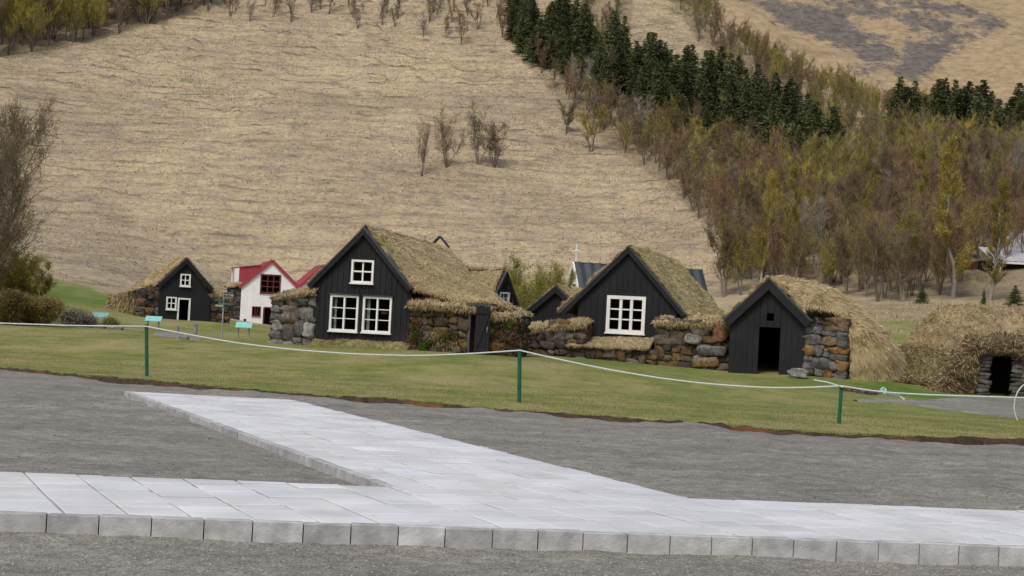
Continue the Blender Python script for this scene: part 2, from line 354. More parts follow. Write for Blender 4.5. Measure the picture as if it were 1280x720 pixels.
WOODS = {'lower': [(640, 62), (700, 105), (780, 155), (860, 190), (950, 205), (1040, 230), (1110, 185), (1280, 212), (1560, 250), (1560, 384), (1130, 374), (900, 362), (905, 310), (838, 235), (770, 190), (700, 125)],
         'upper': [(850, -60), (905, 42), (1020, 112), (1120, 146), (1280, 176), (1500, 225), (1500, 250), (1280, 212), (1110, 185), (1040, 225), (980, 165), (930, 120), (870, 50), (800, -60)],
         'patch': [(700, -60), (790, -60), (790, 40), (755, 62), (720, 40)],
         'left': [(-300, 100), (-100, 85), (90, 58), (260, 14), (300, -60), (-300, -60)]}
us = np.concatenate([np.linspace(-2600, -800, 50, endpoint=False), np.arange(-800, 800, 2.6), np.linspace(800, 2600, 50)])
ds = np.concatenate([np.linspace(0, 1, 40)**1.5*14+0, np.arange(0, 1, 1/110)*56+14.2, np.arange(70.5, 118, 1.2)-1, np.arange(118, 310, .45), np.arange(311, 350, 4)]); ds = np.unique(ds)
U, D = np.meshgrid(us, ds)
# near rows are measured from the lawn edge, later rows are plain distances
yb = border_y(U/F*36.0); yb = np.where(True, border_y(U/F*yb), 0)
Yg = np.where(D <= 14, yb + (50-yb)*(D/14), np.where(D < 70.3, 50 + (70-50)*(D-14)/56, D)); Yg = np.where(D > 69.4, np.maximum(D, 69.4+(D-69.4)), Yg)
Yg = np.maximum.accumulate(Yg, axis=0)
Xg = U/F*Yg
Zg, riser, hmsk = terr(Xg, Yg, True)
edge = np.clip((Yg-yb), 0, 1); Zg = np.where(edge < .25, np.maximum(Zg, ZB-.02)+.03*vn(Xg*6, Yg*6, seed=30), Zg)
gu = U; gmax = np.interp(gu, [-700, -560, -470, -400, -200, 0, 250, 420, 640], [125, 118, 108, 130, 150, 120, 85, 78, 76])
green = 1-sst(-6, 6, Yg-gmax); green = np.where((gu > 380) & (Yg > 70), np.maximum(green, .62*(1-sst(95, 108, Yg))), green)
px, py, _ = [a.reshape(Xg.shape) for a in proj(np.stack([Xg.ravel(), Yg.ravel(), Zg.ravel()], 1))]
wood = np.zeros(Xg.shape)
for k, pl in WOODS.items(): wood = np.maximum(wood, inpoly(px, py, pl)*(Yg > 100)*.75)
wood *= .6+.4*fbm(Xg*.3, Yg*.3, seed=12)
lush = np.zeros(Xg.shape)
for a, b_, c_, r_, s_ in [(770, 455, 58, 3.2, .55), (850, 466, 57, 3, .5), (1140, 487, 54, 3.6, .9), (1215, 492, 54.5, 1.5, .6), (1120, 462, 60, 1.6, .8), (700, 445, 58, 2, .3), (1000, 510, 40, 3.5, .35), (1150, 500, 47, 3, .5), (120, 365, 104, 9, .8), (60, 360, 100, 9, .8), (420, 432, 58.6, 1.5, .6)]:
    q = W(a, b_, c_); lush = np.maximum(lush, s_*np.exp(-((Xg-q[0])**2+((Yg-q[1])*.8)**2)/r_**2))
lush = np.clip(lush*(1+.8*fbm(Xg*.9, Yg*.9, seed=14)), 0, 1)
# spruce seedlings and moss patch colour high on the hill
for a, b_, r_ in [(228, 98, 4), (775, 15, 8), (860, 22, 7)]:
    q = G(a, b_, 120); mm = np.exp(-((Xg-q[0])**2+(Yg-q[1])**2)/r_**2)*sst(.1, .5, fbm(Xg*.5, Yg*.5, seed=33)); lush = np.maximum(lush, .5*mm)
nr, nc = Xg.shape
# soil lip: two extra rows at the lawn edge, drawn in a separate object
lip = np.stack([Xg[0], Yg[0], Zg[0]], 1)
ground = npmesh('ground', np.stack([Xg.ravel(), Yg.ravel(), Zg.ravel()], 1), grid_faces(nr, nc), M['meadow'], smooth=True,
    mask={'green': green.ravel(), 'wood': np.clip(wood, 0, 1).ravel(), 'riser': np.clip(riser.ravel()*1.15, 0, 1), 'lush': lush.ravel()}); tag(ground, kind='structure')
xs = np.linspace(-20, 20, 1500); ybs = border_y(xs*1.0)
ybs = np.interp(xs, lip[:, 0], lip[:, 1]); zt = np.interp(xs, lip[:, 0], lip[:, 2])
rows = []
for k, (dy, zz) in enumerate([(0.03, .004), (-.015, -.012), (-.03, -.05), (-.08, -.13), (-.18, -.19), (-.36, -.30)]):
    rows.append(np.stack([xs, ybs+dy-(.07*np.abs(vn(xs*3, k, seed=40)) if k > 1 else 0), zt+zz+(.02*vn(xs*4, k*2.0, seed=41) if k > 1 else 0)], 1))
tag(npmesh('soil_bank', np.concatenate(rows), grid_faces(len(rows), len(xs)), M['soil'], smooth=False), kind='structure')

# ------------------------------------------------------------ gravel ground
KL, KR = atz(0, 669, 0), atz(1280, 705, 0)
kd = (KR-KL); kd = kd/np.linalg.norm(kd)
def behind(x, y):      # signed distance behind the kerb line
    return -(x-KL[0])*kd[1] + (y-KL[1])*kd[0]
us = np.concatenate([np.linspace(-3500, -800, 40, endpoint=False), np.arange(-800, 800, 4), np.linspace(800, 3500, 40)])
ds = np.concatenate([np.arange(2, 9, .3), np.arange(9, 14, .04), np.arange(14, 24, .07), np.arange(24, 43, .12)])
U, Yg = np.meshgrid(us, ds); Xg = U/F*Yg
bh = behind(Xg, Yg); lev = sst(.6, 1.6, bh)*(.065+.05*sst(-2, 3, Xg+ (Yg-15)*.35))
rg = fbm(Xg*.7, Yg*.35, seed=50); rip = np.sin((Xg*1.1+Yg*2.6)*1.7+4*fbm(Xg*.4, Yg*.3, seed=52))
Zg = lev*.95 + .020*rg + .006*fbm(Xg*4, Yg*2.5, seed=51) + .0015*vn(Xg*22, Yg*22, seed=53) + (.03+.045*sst(1, 4, Xg))*rip*sst(0, .5, fbm(Xg*.25, Yg*.2, seed=54))*sst(1.5, 4, bh)
Zg += .03*sst(.25, .0, np.abs(bh))*0
Zg += (bh < 0)*(.022+.02*fbm(Xg*3, Yg*3, seed=60))*sst(-.5, -.02, bh)
Zg -= (.03+.045*vn(Xg*.7, 1.0, seed=58)+.025*vn(Xg*3, 2.0, seed=59))*sst(2.6, .3, np.interp(Xg, lip[:, 0], lip[:, 1])-Yg)
Zg += .05*sst(1.5, 4, bh)*fbm(Xg*1.6, Yg*.9, seed=57)*sst(-1, 4, Xg)+.012*sst(1, 3, bh)*fbm(Xg*3, Yg*1.6, seed=61)
Zg -= sst(-.05, .4, Yg-np.interp(Xg, lip[:, 0], lip[:, 1]))*.9
tag(npmesh('gravel_ground', np.stack([Xg.ravel(), Yg.ravel(), Zg.ravel()], 1), grid_faces(*Xg.shape), M['gravel'], smooth=True), kind='structure')
def gz(x, y):
    b_ = behind(x, y); return -.07*sst(2.6, .3, np.interp(x, lip[:, 0], lip[:, 1])-y) +  sst(.6, 1.6, b_)*(.065+.05*sst(-2, 3, x+(y-15)*.35))*.95 + .020*fbm(x*.7, y*.35, seed=50) + .006*fbm(x*4, y*2.5, seed=51) + (b_ < 0)*(.022+.02*fbm(x*3, y*3, seed=60))*sst(-.5, -.02, b_)
OCT = np.array([(1, 0, 0), (-1, 0, 0), (0, 1, 0), (0, -1, 0), (0, 0, 1), (0, 0, -1)], float)
OCF = np.array([(0, 2, 4), (2, 1, 4), (1, 3, 4), (3, 0, 4), (2, 0, 5), (1, 2, 5), (3, 1, 5), (0, 3, 5)])
def pebbles(n, gen, rmin, rmax, pal):
    x, y = gen(n); z = gz(x, y); r = rmin+(rmax-rmin)*RNG.random(n)**4
    V = OCT[None]*(r[:, None, None]*(.6+.6*RNG.random((n, 6, 1)))); ang = RNG.random(n)*6.28; c, s = np.cos(ang), np.sin(ang)
    vx = V[:, :, 0]*c[:, None]-V[:, :, 1]*s[:, None]; vy = V[:, :, 0]*s[:, None]+V[:, :, 1]*c[:, None]; vz = V[:, :, 2]*.7
    vx += .3*vz
    V = np.stack([vx+x[:, None], vy+y[:, None], vz+(z+r*.15)[:, None]], 2).reshape(-1, 3)
    Fc = (OCF[None]+np.arange(n)[:, None, None]*6).reshape(-1, 3)
    g = pal[0]+(pal[1]-pal[0])*RNG.random(n)**1.5; col = np.repeat(np.stack([g, g*.97, g*.93], 1), 6, 0); return V, Fc, col
def gen1(n): x = RNG.uniform(-3.9, 4.2, n); return x, KL[1]-.02-2.6*RNG.random(n)+(x-KL[0])*kd[1]/kd[0]
def gen2(n): y = 13+22*RNG.random(n); return RNG.uniform(-.31, .31, n)*y, y
v1, f1, c1 = pebbles(26000, gen1, .002, .012, (.20, .48)); v2, f2, c2 = pebbles(9000, gen2, .004, .018, (.18, .40))
PAV = []      # filled below; pebbles are filtered against it

# ------------------------------------------------------------ paving
ZT = .15
top = lambda x, y: atz(x, y, ZT)[:2]
bl0, br0 = KL[:2], KR[:2]
# band: front edge is the kerb line, extended beyond the frame; back edge from the photograph
bk0, bk1 = top(0, 590), top(1280, 638); bdir = (bk1-bk0)/np.linalg.norm(bk1-bk0)
fr0 = top(0, 642); fr1 = top(1280, 684); fdir = (fr1-fr0)/np.linalg.norm(fr1-fr0)
band = [fr0-fdir*8, fr1+fdir*8, bk1+bdir*8, bk0-bdir*8]
jl, jr = top(483, 607), top(855, 621); e0, e1 = top(156, 489), top(367, 500)
def online(p, q, r, s):
    d1, d2 = q-p, s-r; t_ = ((r[0]-p[0])*d2[1]-(r[1]-p[1])*d2[0])/(d1[0]*d2[1]-d1[1]*d2[0]); return p+d1*t_
jl = online(e0, jl, bk0, bk1); jr = online(e1, jr, bk0, bk1)
branch = [jl, jr, e1, e0]
adir = (e0-jl)/np.linalg.norm(e0-jl); bperp = np.array([adir[1], -adir[0]])
def clip(poly, conv):
    out_ = poly
    for i in range(len(conv)):
        a, b_ = conv[i], conv[(i+1) % len(conv)]; res = []
        f = lambda p: (b_[0]-a[0])*(p[1]-a[1])-(b_[1]-a[1])*(p[0]-a[0])
        for j in range(len(out_)):
            p, q = out_[j], out_[(j+1) % len(out_)]; fp, fq = f(p), f(q)
            if fp >= 0: res.append(p)
            if (fp >= 0) != (fq >= 0): res.append(p+(q-p)*(fp/(fp-fq)))
        out_ = res
        if len(out_) < 3: return []
    return out_
KW = .11                                       # width of the kerb blocks
kn = np.array([-fdir[1], fdir[0]])
inner = [band[0]+kn*KW, band[1]+kn*KW, band[2], band[3]]
an = np.array([-adir[1], adir[0]]); an = an if an @ (jr-jl) > 0 else -an
brin = [jl+an*.10, jr, e1, e0+an*.10]
V, Fq, Cc = [], [], []
def slab(poly, zt, tint, gap=.0085, bev=.008, thick=.1):
    poly = np.array(poly); c = poly.mean(0); ext = np.linalg.norm(poly-c, axis=1).max()
    if ext < .05: return
    p = c+(poly-c)*(1-gap/max(ext, .1)*1.4); q = c+(poly-c)*(1-(gap+bev)/max(ext, .1)*1.4)
    n_ = len(p); b0 = len(V); dz = random.uniform(-.005, .005)
    for r_, z_ in ((p, zt-thick), (p, zt-bev*.6+dz), (q, zt+dz)):
        for a in r_: V.append((a[0], a[1], z_)); Cc.append(tint)
    for k in range(2):
        for i in range(n_): Fq.append((b0+k*n_+i, b0+k*n_+(i+1) % n_, b0+(k+1)*n_+(i+1) % n_, b0+(k+1)*n_+i))
    Fq.append(tuple(b0+2*n_+i for i in range(n_)))
def ragged(name, mat):
    me = bpy.data.meshes.new(name); me.from_pydata([tuple(map(float, v)) for v in V], [], Fq); a = me.color_attributes.new('tint', 'FLOAT_COLOR', 'POINT')
    a.data.foreach_set('color', np.array([(*c, 1) for c in Cc], np.float32).ravel()); me.materials.append(mat); me.update()
    o = bpy.data.objects.new(name, me); COL.objects.link(o); return o
for si in range(-40, 60):
    s0 = si*.42; a0 = -12+random.random()
    while a0 < 24:
        L = random.choice((.21, .3, .42, .42, .63)); o_ = jl+bperp*s0+adir*a0
        q = [o_, o_+bperp*.42, o_+bperp*.42+adir*L, o_+adir*L]; g = .60+random.gauss(0, .022); wm = random.gauss(0, .004)
        if random.random() < .05: g -= .03; wm += .012
        for reg in (inner, brin):
            r_ = clip(q, reg)
            if len(r_) >= 3: slab(r_, ZT, (g+wm, g+.006, g+.010-wm))
        a0 += L
tag(ragged('paved_path', M['slab']), kind='structure')
V, Fq, Cc = [], [], []
L = np.linalg.norm(band[1]-band[0]); x = 0
while x < L:
    bw = .335*random.uniform(.96, 1.04)*(1.03-.17*min(1, max(0, (x-8)/8.5))); a = band[0]+fdir*x; off = random.gauss(0, .004)
    g = .43+random.gauss(0, .03)
    slab([a+kn*off, a+fdir*bw+kn*off, a+fdir*bw+kn*(KW+off*.2), a+kn*KW], ZT+.004, (g, g, g*.99), .003, .009, .24); x += bw
L = np.linalg.norm(e0-jl); x = -.3
while x < L:
    bw = .33; a = jl+adir*x; g = .42+random.gauss(0, .03)
    slab([a, a+adir*bw, a+adir*bw+an*.10, a+an*.10][::-1], ZT-.004, (g, g, g), .003, .006, .24); x += bw
tag(ragged('kerb', M['kerb']), kind='structure')
# dark bedding under the joints
bd = MB(); 
for pl in (inner, brin): bd.add([(p[0], p[1], ZT-.03) for p in pl], [(0, 1, 2, 3)])
tag(bd.build('path_bedding', M['soil']), kind='structure')
keep = ~(inpoly(v2[::6, 0], v2[::6, 1], branch) | inpoly(v2[::6, 0], v2[::6, 1], band) | (v2[::6, 1] > np.interp(v2[::6, 0], lip[:, 0], lip[:, 1])-.1))
kk = np.repeat(keep, 6); idx = np.cumsum(kk)-1; f2 = idx[f2[np.repeat(keep, 8)]]; v2, c2 = v2[kk], c2[kk]
keep = behind(v1[::6, 0], v1[::6, 1]) < -.02; kk = np.repeat(keep, 6); idx = np.cumsum(kk)-1; f1 = idx[f1[np.repeat(keep, 8)]]; v1, c1 = v1[kk], c1[kk]
M['pebble'] = tinted('pebbles', .9, 40, .3)
tag(npmesh('gravel_stones', np.concatenate([v1, v2]), np.concatenate([f1, f2+len(v1)]), M['pebble'], col=np.concatenate([c1, c2])),
    'loose grey gravel stones scattered over the bare ground', 'gravel', kind='stuff')

# ------------------------------------------------------------ turf tools
STRAW = np.array([(.68, .54, .32), (.58, .47, .26), (.74, .61, .41), (.50, .39, .21), (.64, .52, .31)])
GREENS = np.array([(.34, .33, .12), (.27, .28, .09), (.40, .37, .16)])
BROWNS = np.array([(.14, .09, .05), (.20, .13, .07), (.10, .065, .035)])
class Turf:
    def __init__(s): s.V = []; s.T = []; s.C = []; s.n = 0
    def put(s, V, T, C): s.V.append(V); s.T.append(np.asarray(T)+s.n); s.C.append(C); s.n += len(V)
    def patch(s, f, nu, nv, rough=.06, th=.22, dens=260, bl_=.2, green=.15, brown=.05, seed=0, down=.55, bw=.022, freq=1.7, lip=(), orient=(0, 0, 1)):
        u, v = np.meshgrid(np.linspace(0, 1, nu), np.linspace(0, 1, nv)); u, v = u.ravel(), v.ravel(); e = 1e-3
        def ev(u, v):
            p = f(u, v); du = f(np.minimum(u+e, 1), v)-f(np.maximum(u-e, 0), v); dv = f(u, np.minimum(v+e, 1))-f(u, np.maximum(v-e, 0))
            nn = np.cross(du, dv); nn /= np.linalg.norm(nn, axis=1)[:, None]+1e-12; nn[nn @ np.array(orient, float) < 0] *= -1
            r = rough*(fbm(p[:, 0]*freq, p[:, 1]*freq, p[:, 2]*freq, seed=seed)*1.6+.5*vn(p[:, 0]*7, p[:, 1]*7, p[:, 2]*7, seed=seed+5))
            return p+nn*r[:, None], nn, dv
        p, nn, dv = ev(u, v); area = 0
        i = grid_faces(nv, nu); a = p[i]; area = .5*np.linalg.norm(np.cross(a[:, 2]-a[:, 0], a[:, 3]-a[:, 1]), axis=1).sum()
        def colour(q, k):
            g = fbm(q[:, 0]*.55, q[:, 1]*.55, q[:, 2]*.55, seed=seed+3)*.5+.5; rr = RNG.random(k); c = STRAW[RNG.integers(0, 5, k)]*(.85+.3*RNG.random(k))[:, None]
            m_ = rr < green*np.clip(g*3-.7, 0, 2.5); c[m_] = GREENS[RNG.integers(0, 3, m_.sum())]
            m_ = RNG.random(k) < brown*(1.6-g); c[m_] = BROWNS[RNG.integers(0, 3, m_.sum())]; return c
        base = colour(p, len(p))*.8; base = base*.5+base.mean(0)*.5
        s.put(p, np.concatenate([i[:, [0, 1, 2]], i[:, [0, 2, 3]]]), base)
        # underside and rim
        q = p.copy(); q -= nn*th; bb = np.concatenate([p, q]); n_ = len(p)
        rim = [np.arange(nu), np.arange(nu)+(nv-1)*nu, np.arange(nv)*nu, np.arange(nv)*nu+nu-1]; tt = [i[:, [0, 2, 1]]+n_, i[:, [0, 3, 2]]+n_]
        for r_ in rim: tt += [np.stack([r_[:-1], r_[1:], r_[1:]+n_], 1), np.stack([r_[:-1], r_[1:]+n_, r_[:-1]+n_], 1)]
        s.put(bb, np.concatenate(tt), np.tile(np.array([.24, .175, .10]), (len(bb), 1)))
        k = int(area*dens*1.35); uu, vv = RNG.random(k), RNG.random(k); ke = k//9; uu[:ke] = RNG.choice([0, 1], ke)+RNG.normal(0, .006, ke); uu = np.clip(uu, 0, 1); vv[ke:2*ke] = 1-abs(RNG.normal(0, .02, ke)); vv[2*ke:int(2.5*ke)] = abs(RNG.normal(0, .02, int(2.5*ke)-2*ke)); vv = np.clip(vv, 0, 1)
        q, nn, dv = ev(uu, vv); dv = dv/(np.linalg.norm(dv, axis=1)[:, None]+1e-9)
        bl = bl_*.68; cl = np.stack([fbm(q[:, 0]*1.5, q[:, 1]*1.5, q[:, 2]*1.5, seed=seed+20+j) for j in range(3)], 1)*.6
        dr = nn*.42+dv*down+cl+RNG.normal(0, .26, (k, 3)); dr[:, 2] -= .12; dr /= np.linalg.norm(dr, axis=1)[:, None]
        ln = bl*(.5+RNG.random(k)); sd_ = np.cross(dr, RNG.normal(0, 1, (k, 3))); sd_ /= np.linalg.norm(sd_, axis=1)[:, None]
        wv = bw*(.6+.8*RNG.random(k))[:, None]/2*sd_; q = q-nn*.02; mid = q+dr*(ln*.5)[:, None]; tip = q+dr*ln[:, None]; tip[:, 2] -= ln*.22
        B = np.stack([q-wv, q+wv, mid+wv*.8, mid-wv*.8, tip], 1).reshape(-1, 3); j = np.arange(k)[:, None]*5
        s.put(B, np.concatenate([j+[0, 1, 2], j+[0, 2, 3], j+[3, 2, 4]]), np.repeat(colour(q, k), 5, 0))
        for side in lip:
            L_ = np.linalg.norm(np.diff(f(np.linspace(0, 1, 20), np.full(20, float(side))), axis=0), axis=1).sum(); k = int(L_*330)
            uu = RNG.random(k); vv = abs(side-abs(RNG.normal(0, .05, k))); q, nn, dv = ev(uu, vv); out = dv*(1 if side else -1); out = out/(np.linalg.norm(out, axis=1)[:, None]+1e-9); out[:, 2] = 0
            dr = out*.5+np.array([0, 0, -1])+RNG.normal(0, .32, (k, 3)); dr /= np.linalg.norm(dr, axis=1)[:, None]; ln = bl*.9*(.4+RNG.random(k)); q = q+nn*.02+out*.04; q[:, 2] -= RNG.random(k)*th*.5
            sd_ = np.cross(dr, RNG.normal(0, 1, (k, 3))); sd_ /= np.linalg.norm(sd_, axis=1)[:, None]; wv = bw*.5*sd_; B = np.stack([q-wv, q+wv, q+dr*ln[:, None]], 1).reshape(-1, 3); s.put(B, np.arange(k*3).reshape(-1, 3), np.repeat(colour(q, k)*.9, 3, 0))
    def build(s, name, parent=None): return npmesh(name, np.concatenate(s.V), np.concatenate(s.T), M['turf'], parent, np.concatenate(s.C))
def quad(a, b_, c, d):
    a, b_, c, d = [np.array(t_, float) for t_ in (a, b_, c, d)]
    def f(u, v): u = u[:, None]; v = v[:, None]; return (a*(1-u)+b_*u)*(1-v)+(d*(1-u)+c*u)*v
    return f
def gridsurf(Pg):
    """smooth-ish surface through a grid of control points Pg[v][u]"""
    Pg = np.array(Pg, float); nv, nu = Pg.shape[:2]
    def cr(t_, n_):
        i = np.clip(np.floor(t_*(n_-1)).astype(int), 0, n_-2); f = t_*(n_-1)-i; return i, f
    def wts(f): return [(-f+2*f**2-f**3)/2, (2-5*f**2+3*f**3)/2, (f+4*f**2-3*f**3)/2, (-f**2+f**3)/2]
    def fn(u, v):
        iu, fu = cr(u, nu); iv, fv = cr(v, nv); wu, wv = wts(fu), wts(fv); out_ = 0
        for a in range(4):
            for b_ in range(4):
                out_ = out_+Pg[np.clip(iv+a-1, 0, nv-1), np.clip(iu+b_-1, 0, nu-1)]*(wv[a]*wu[b_])[:, None]
        return out_
    return fn

# ------------------------------------------------------------ stone walls
def cube_tpl(n_=4):
    g = np.linspace(-1, 1, n_); vs = {}; f = []
    def vi(p):
        k = tuple(np.round(p, 4)); 
        if k not in vs: vs[k] = len(vs)
        return vs[k]
    for ax in range(3):
        for sg in (-1, 1):
            for i in range(n_-1):
                for j in range(n_-1):
                    q = []
                    for a, b_ in ((i, j), (i+1, j), (i+1, j+1), (i, j+1)):
                        p = [0, 0, 0]; p[ax] = sg; p[(ax+1) % 3] = g[a]; p[(ax+2) % 3] = g[b_]; q.append(vi(p))
                    f.append(q if sg > 0 else q[::-1])
    V = np.array(sorted(vs, key=vs.get)); V = V/(np.abs(V)**8).sum(1)[:, None]**(1/8); return V, np.array(f)
TPV, TPF = cube_tpl(5)
PAL = {'grey': [(.13, .125, .12), (.17, .165, .155), (.10, .095, .09), (.21, .205, .19), (.14, .12, .10), (.12, .10, .07)],
       'moss': [(.085, .058, .035), (.065, .048, .032), (.10, .065, .03), (.13, .075, .022), (.09, .075, .06), (.055, .045, .036)],
       'mixed': [(.10, .078, .06), (.08, .066, .054), (.13, .105, .08), (.13, .08, .042), (.06, .05, .042), (.17, .16, .145), (.10, .065, .035)],
       'orange': [(.23, .125, .055), (.26, .155, .07), (.11, .11, .11), (.14, .135, .135), (.12, .115, .115), (.19, .13, .08)],
       'darkslab': [(.075, .07, .065), (.10, .092, .085), (.055, .05, .046)]}
class Stones:
    def __init__(s): s.V = []; s.T = []; s.C = []; s.n = 0
    def stone(s, c, size, col, rot=None):
        h = np.array(size)/2; v = TPV*h*1.08; sd_ = random.randint(0, 9999)
        am = .24*min(size[0], size[2]); v = v+am*np.stack([vn(v[:, 0]/h[0]*1.1+sd_, v[:, 1]/h[1]*1.1, v[:, 2]/h[2]*1.1+k*9.7, seed=k) for k in range(3)], 1)
        a = random.gauss(0, .09); c_, s_ = math.cos(a), math.sin(a); x, z = v[:, 0]*c_-v[:, 2]*s_, v[:, 0]*s_+v[:, 2]*c_; v = np.stack([x, v[:, 1], z], 1)+np.array(c)
        s.V.append(v); s.T.append(TPF+s.n); s.n += len(v)
        jt = np.clip(random.gauss(1, .16), .6, 1.4); s.C.append(np.tile(np.array(col)*jt, (len(v), 1)))
    GU = True
    def wall(s, s0, s1, y, zb, zt, pal, size=.3, depth=.35, rowh=None, back=.5):
        """zb, zt: functions of s"""
        pal = PAL[pal]; z0_ = min(zb(s0), zb(s1))-.2; zmax = max(zt(s0), zt(s1))+.05; hgt = size*.7; asp = 1.25
        if rowh: hgt = rowh; asp = size/rowh*.8
        st = [(s0, z0_, s1, zmax)]
        while st:
            x0, a0, x1, a1 = st.pop(); w_, h_ = x1-x0, a1-a0; tgt = random.uniform(.75, 1.75)
            if w_ <= size*tgt*1.15 and h_ <= hgt*tgt*1.1 or (w_ < size*.6 and h_ < hgt*.6):
                xc, zc = (x0+x1)/2, (a0+a1)/2
                if zc-h_*.2 < zt(xc) and a1 > zb(xc)-.15: s.stone((xc, y+depth/2+random.gauss(0, .03), zc), (w_, depth, h_), random.choice(pal))
                continue
            k = random.uniform(.36, .64)
            if w_/asp > h_*1.0*random.uniform(.8, 1.25) : m_ = x0+w_*k; st += [(x0, a0, m_, a1), (m_, a0, x1, a1)]
            else: m_ = a0+h_*k; st += [(x0, a0, x1, m_), (x0, m_, x1, a1)]
        if back > .6:
            for xe in (s0+.08, s1-.08):
                zz = zb(xe)-.2
                while zz < zt(xe):
                    rh = size*.6*random.uniform(.8, 1.3); yy = y+depth*.8
                    while yy < y+back:
                        L_ = size*random.uniform(.7, 1.3)
                        if zz+rh*.4 < zt(xe): s.stone((xe+random.gauss(0, .02), yy+L_/2, zz+rh/2), (depth*.7, L_, rh), random.choice(pal))
                        yy += L_
                    zz += rh
        # dark earth core
        n_ = 8; v = []; f = []
        for i in range(n_+1):
            a = s0+.05+(s1-s0-.1)*i/n_; b0, t0 = zb(a)-.25, zt(a)-.05
            v += [(a, y+.12, b0), (a, y+.12, t0), (a, y+back, t0), (a, y+back, b0)]
        for i in range(n_):
            for k in range(4): f.append((i*4+k, i*4+(k+1) % 4, i*4+4+(k+1) % 4, i*4+4+k))
        f += [(0, 1, 2, 3), tuple(n_*4+k for k in (3, 2, 1, 0))]; s.V.append(np.array(v)); s.T.append(np.array(f)+s.n); s.n += len(v); s.C.append(np.tile(np.array([.035, .026, .018]), (len(v), 1)))
    def build(s, name, parent): return npmesh(name, np.concatenate(s.V), np.concatenate(s.T), M['stone'], parent, np.concatenate(s.C), smooth=False)
def capsurf(s0, s1, zt, y0, y1, h=.28, over=.12):
    ym, hw = (y0+y1)/2, (y1-y0)/2+over
    def f(u, v):
        s_ = s0+(s1-s0)*u; a = -.12+v*2.7; zz = np.interp(s_, np.linspace(s0, s1, 9), [zt(q) for q in np.linspace(s0, s1, 9)])
        endr = np.minimum(1, .55+5*np.minimum(u, 1-u)*(s1-s0)/2); 
        return np.stack([s_, ym-hw*np.cos(a), zz+h*np.sin(a)*endr], 1)
    return f
def lin(a, za, b_, zb_): return lambda s_: za+(zb_-za)*(min(max(s_, min(a, b_)), max(a, b_))-a)/(b_-a)

# ------------------------------------------------------------ house tools
class Frame:
    def __init__(s, X, Y, d, deg):
        s.O = W(X, Y, d); a = math.radians(deg); s.a = a; s.e = np.array([math.cos(a), math.sin(a), 0]); s.b = np.array([-math.sin(a), math.cos(a), 0])
    def l(s, X, Y, y=0):
        r = ray(X, Y); c = np.array([0, 0, EYE]); t_ = (y-(c-s.O) @ s.b)/(r @ s.b); p = c+r*t_-s.O; return float(p @ s.e), float(p[2])
def boards(mb, s0, s1, y, zlow, ztop, holes, bw=.17, th=.03, batten=True):
    cuts = sorted(set([s0, s1]+[x for x in np.arange(s0, s1, bw)]+[h for r in holes for h in (r[0], r[2]) if s0 < h < s1]))
    for i, (a, b_) in enumerate(zip(cuts[:-1], cuts[1:])):
        if b_-a < .012: continue
        m_ = (a+b_)/2; segs = [(zlow, None)]
        hs = sorted([(r[1], r[3]) for r in holes if r[0]-1e-6 < m_ < r[2]+1e-6])
        z = zlow; yy = y+random.uniform(0, .006)
        for h0, h1 in hs:
            if h0 > z: mb.prism([(a+.003, z), (b_-.003, z), (b_-.003, h0), (a+.003, h0)], yy-th, yy)
            z = h1
        mb.prism([(a+.003, z), (b_-.003, z), (b_-.003, max(z+.01, ztop(b_))), (a+.003, max(z+.01, ztop(a)))], yy-th, yy)
    if batten:
        for x in np.arange(s0+bw, s1-.02, bw):
            if any(r[0]-.05 < x < r[2]+.05 for r in holes):
                r = [r for r in holes if r[0]-.05 < x < r[2]+.05]; z = zlow
                for h in sorted(r, key=lambda q: q[1]):
                    if h[1]-.06 > z: mb.box(x-.022, x+.022, y-th-.022, y-th+.002, z, h[1]-.06)
                    z = h[3]+.06
                if ztop(x)-.02 > z: mb.box(x-.022, x+.022, y-th-.022, y-th+.002, z, ztop(x)-.02)
            else: mb.box(x-.022, x+.022, y-th-.022, y-th+.002, zlow, ztop(x)-.02)
def window(root, r, nx, nz, y=0, fw_=.07, mw=.028, mat=None, casements=1, sill=True, curtain=None, proud=.06):
    mat = mat or M['white']; s0, z0_, s1, z1 = r; f = MB(); yo = y-.03
    f.box(s0, s0+fw_, yo-proud, yo+.05, z0_, z1); f.box(s1-fw_, s1, yo-proud, yo+.05, z0_, z1)
    f.box(s0+fw_, s1-fw_, yo-proud, yo+.05, z1-fw_, z1); f.box(s0+fw_, s1-fw_, yo-proud, yo+.05, z0_, z0_+fw_)
    a0, a1, b0, b1 = s0+fw_, s1-fw_, z0_+fw_, z1-fw_
    for i in range(1, casements):
        x = a0+(a1-a0)*i/casements; f.box(x-fw_*.42, x+fw_*.42, yo-proud*.8, yo+.045, b0, b1)
    for i in range(1, nx*1):
        x = a0+(a1-a0)*i/nx
        if casements > 1 and abs((i*casements/nx) % 1) < 1e-6: continue
        f.box(x-mw/2, x+mw/2, yo-.012, yo+.035, b0, b1)
    for j in range(1, nz):
        z = b0+(b1-b0)*j/nz; f.box(a0, a1, yo-.009, yo+.032, z-mw/2, z+mw/2)
    fo = f.build('window', mat, root)
    g = MB(); g.box(a0-.003, a1+.003, yo+.012, yo+.018, b0-.003, b1+.003); g.build('pane', M['glass'], fo)
    if sill: sm_ = MB(); sm_.box(s0-.03, s1+.03, yo-proud-.05, yo+.02, z0_-.045, z0_-.002); sm_.build('sill', mat, fo)
    if curtain:
        c = MB()
        for (q0, q1) in curtain: x0, x1 = a0+(a1-a0)*q0, a0+(a1-a0)*q1; c.box(x0, x1, y+.12, y+.14, b0-.05, b1+.05)
        c.build('curtain', M['curtain'], fo)
    return fo
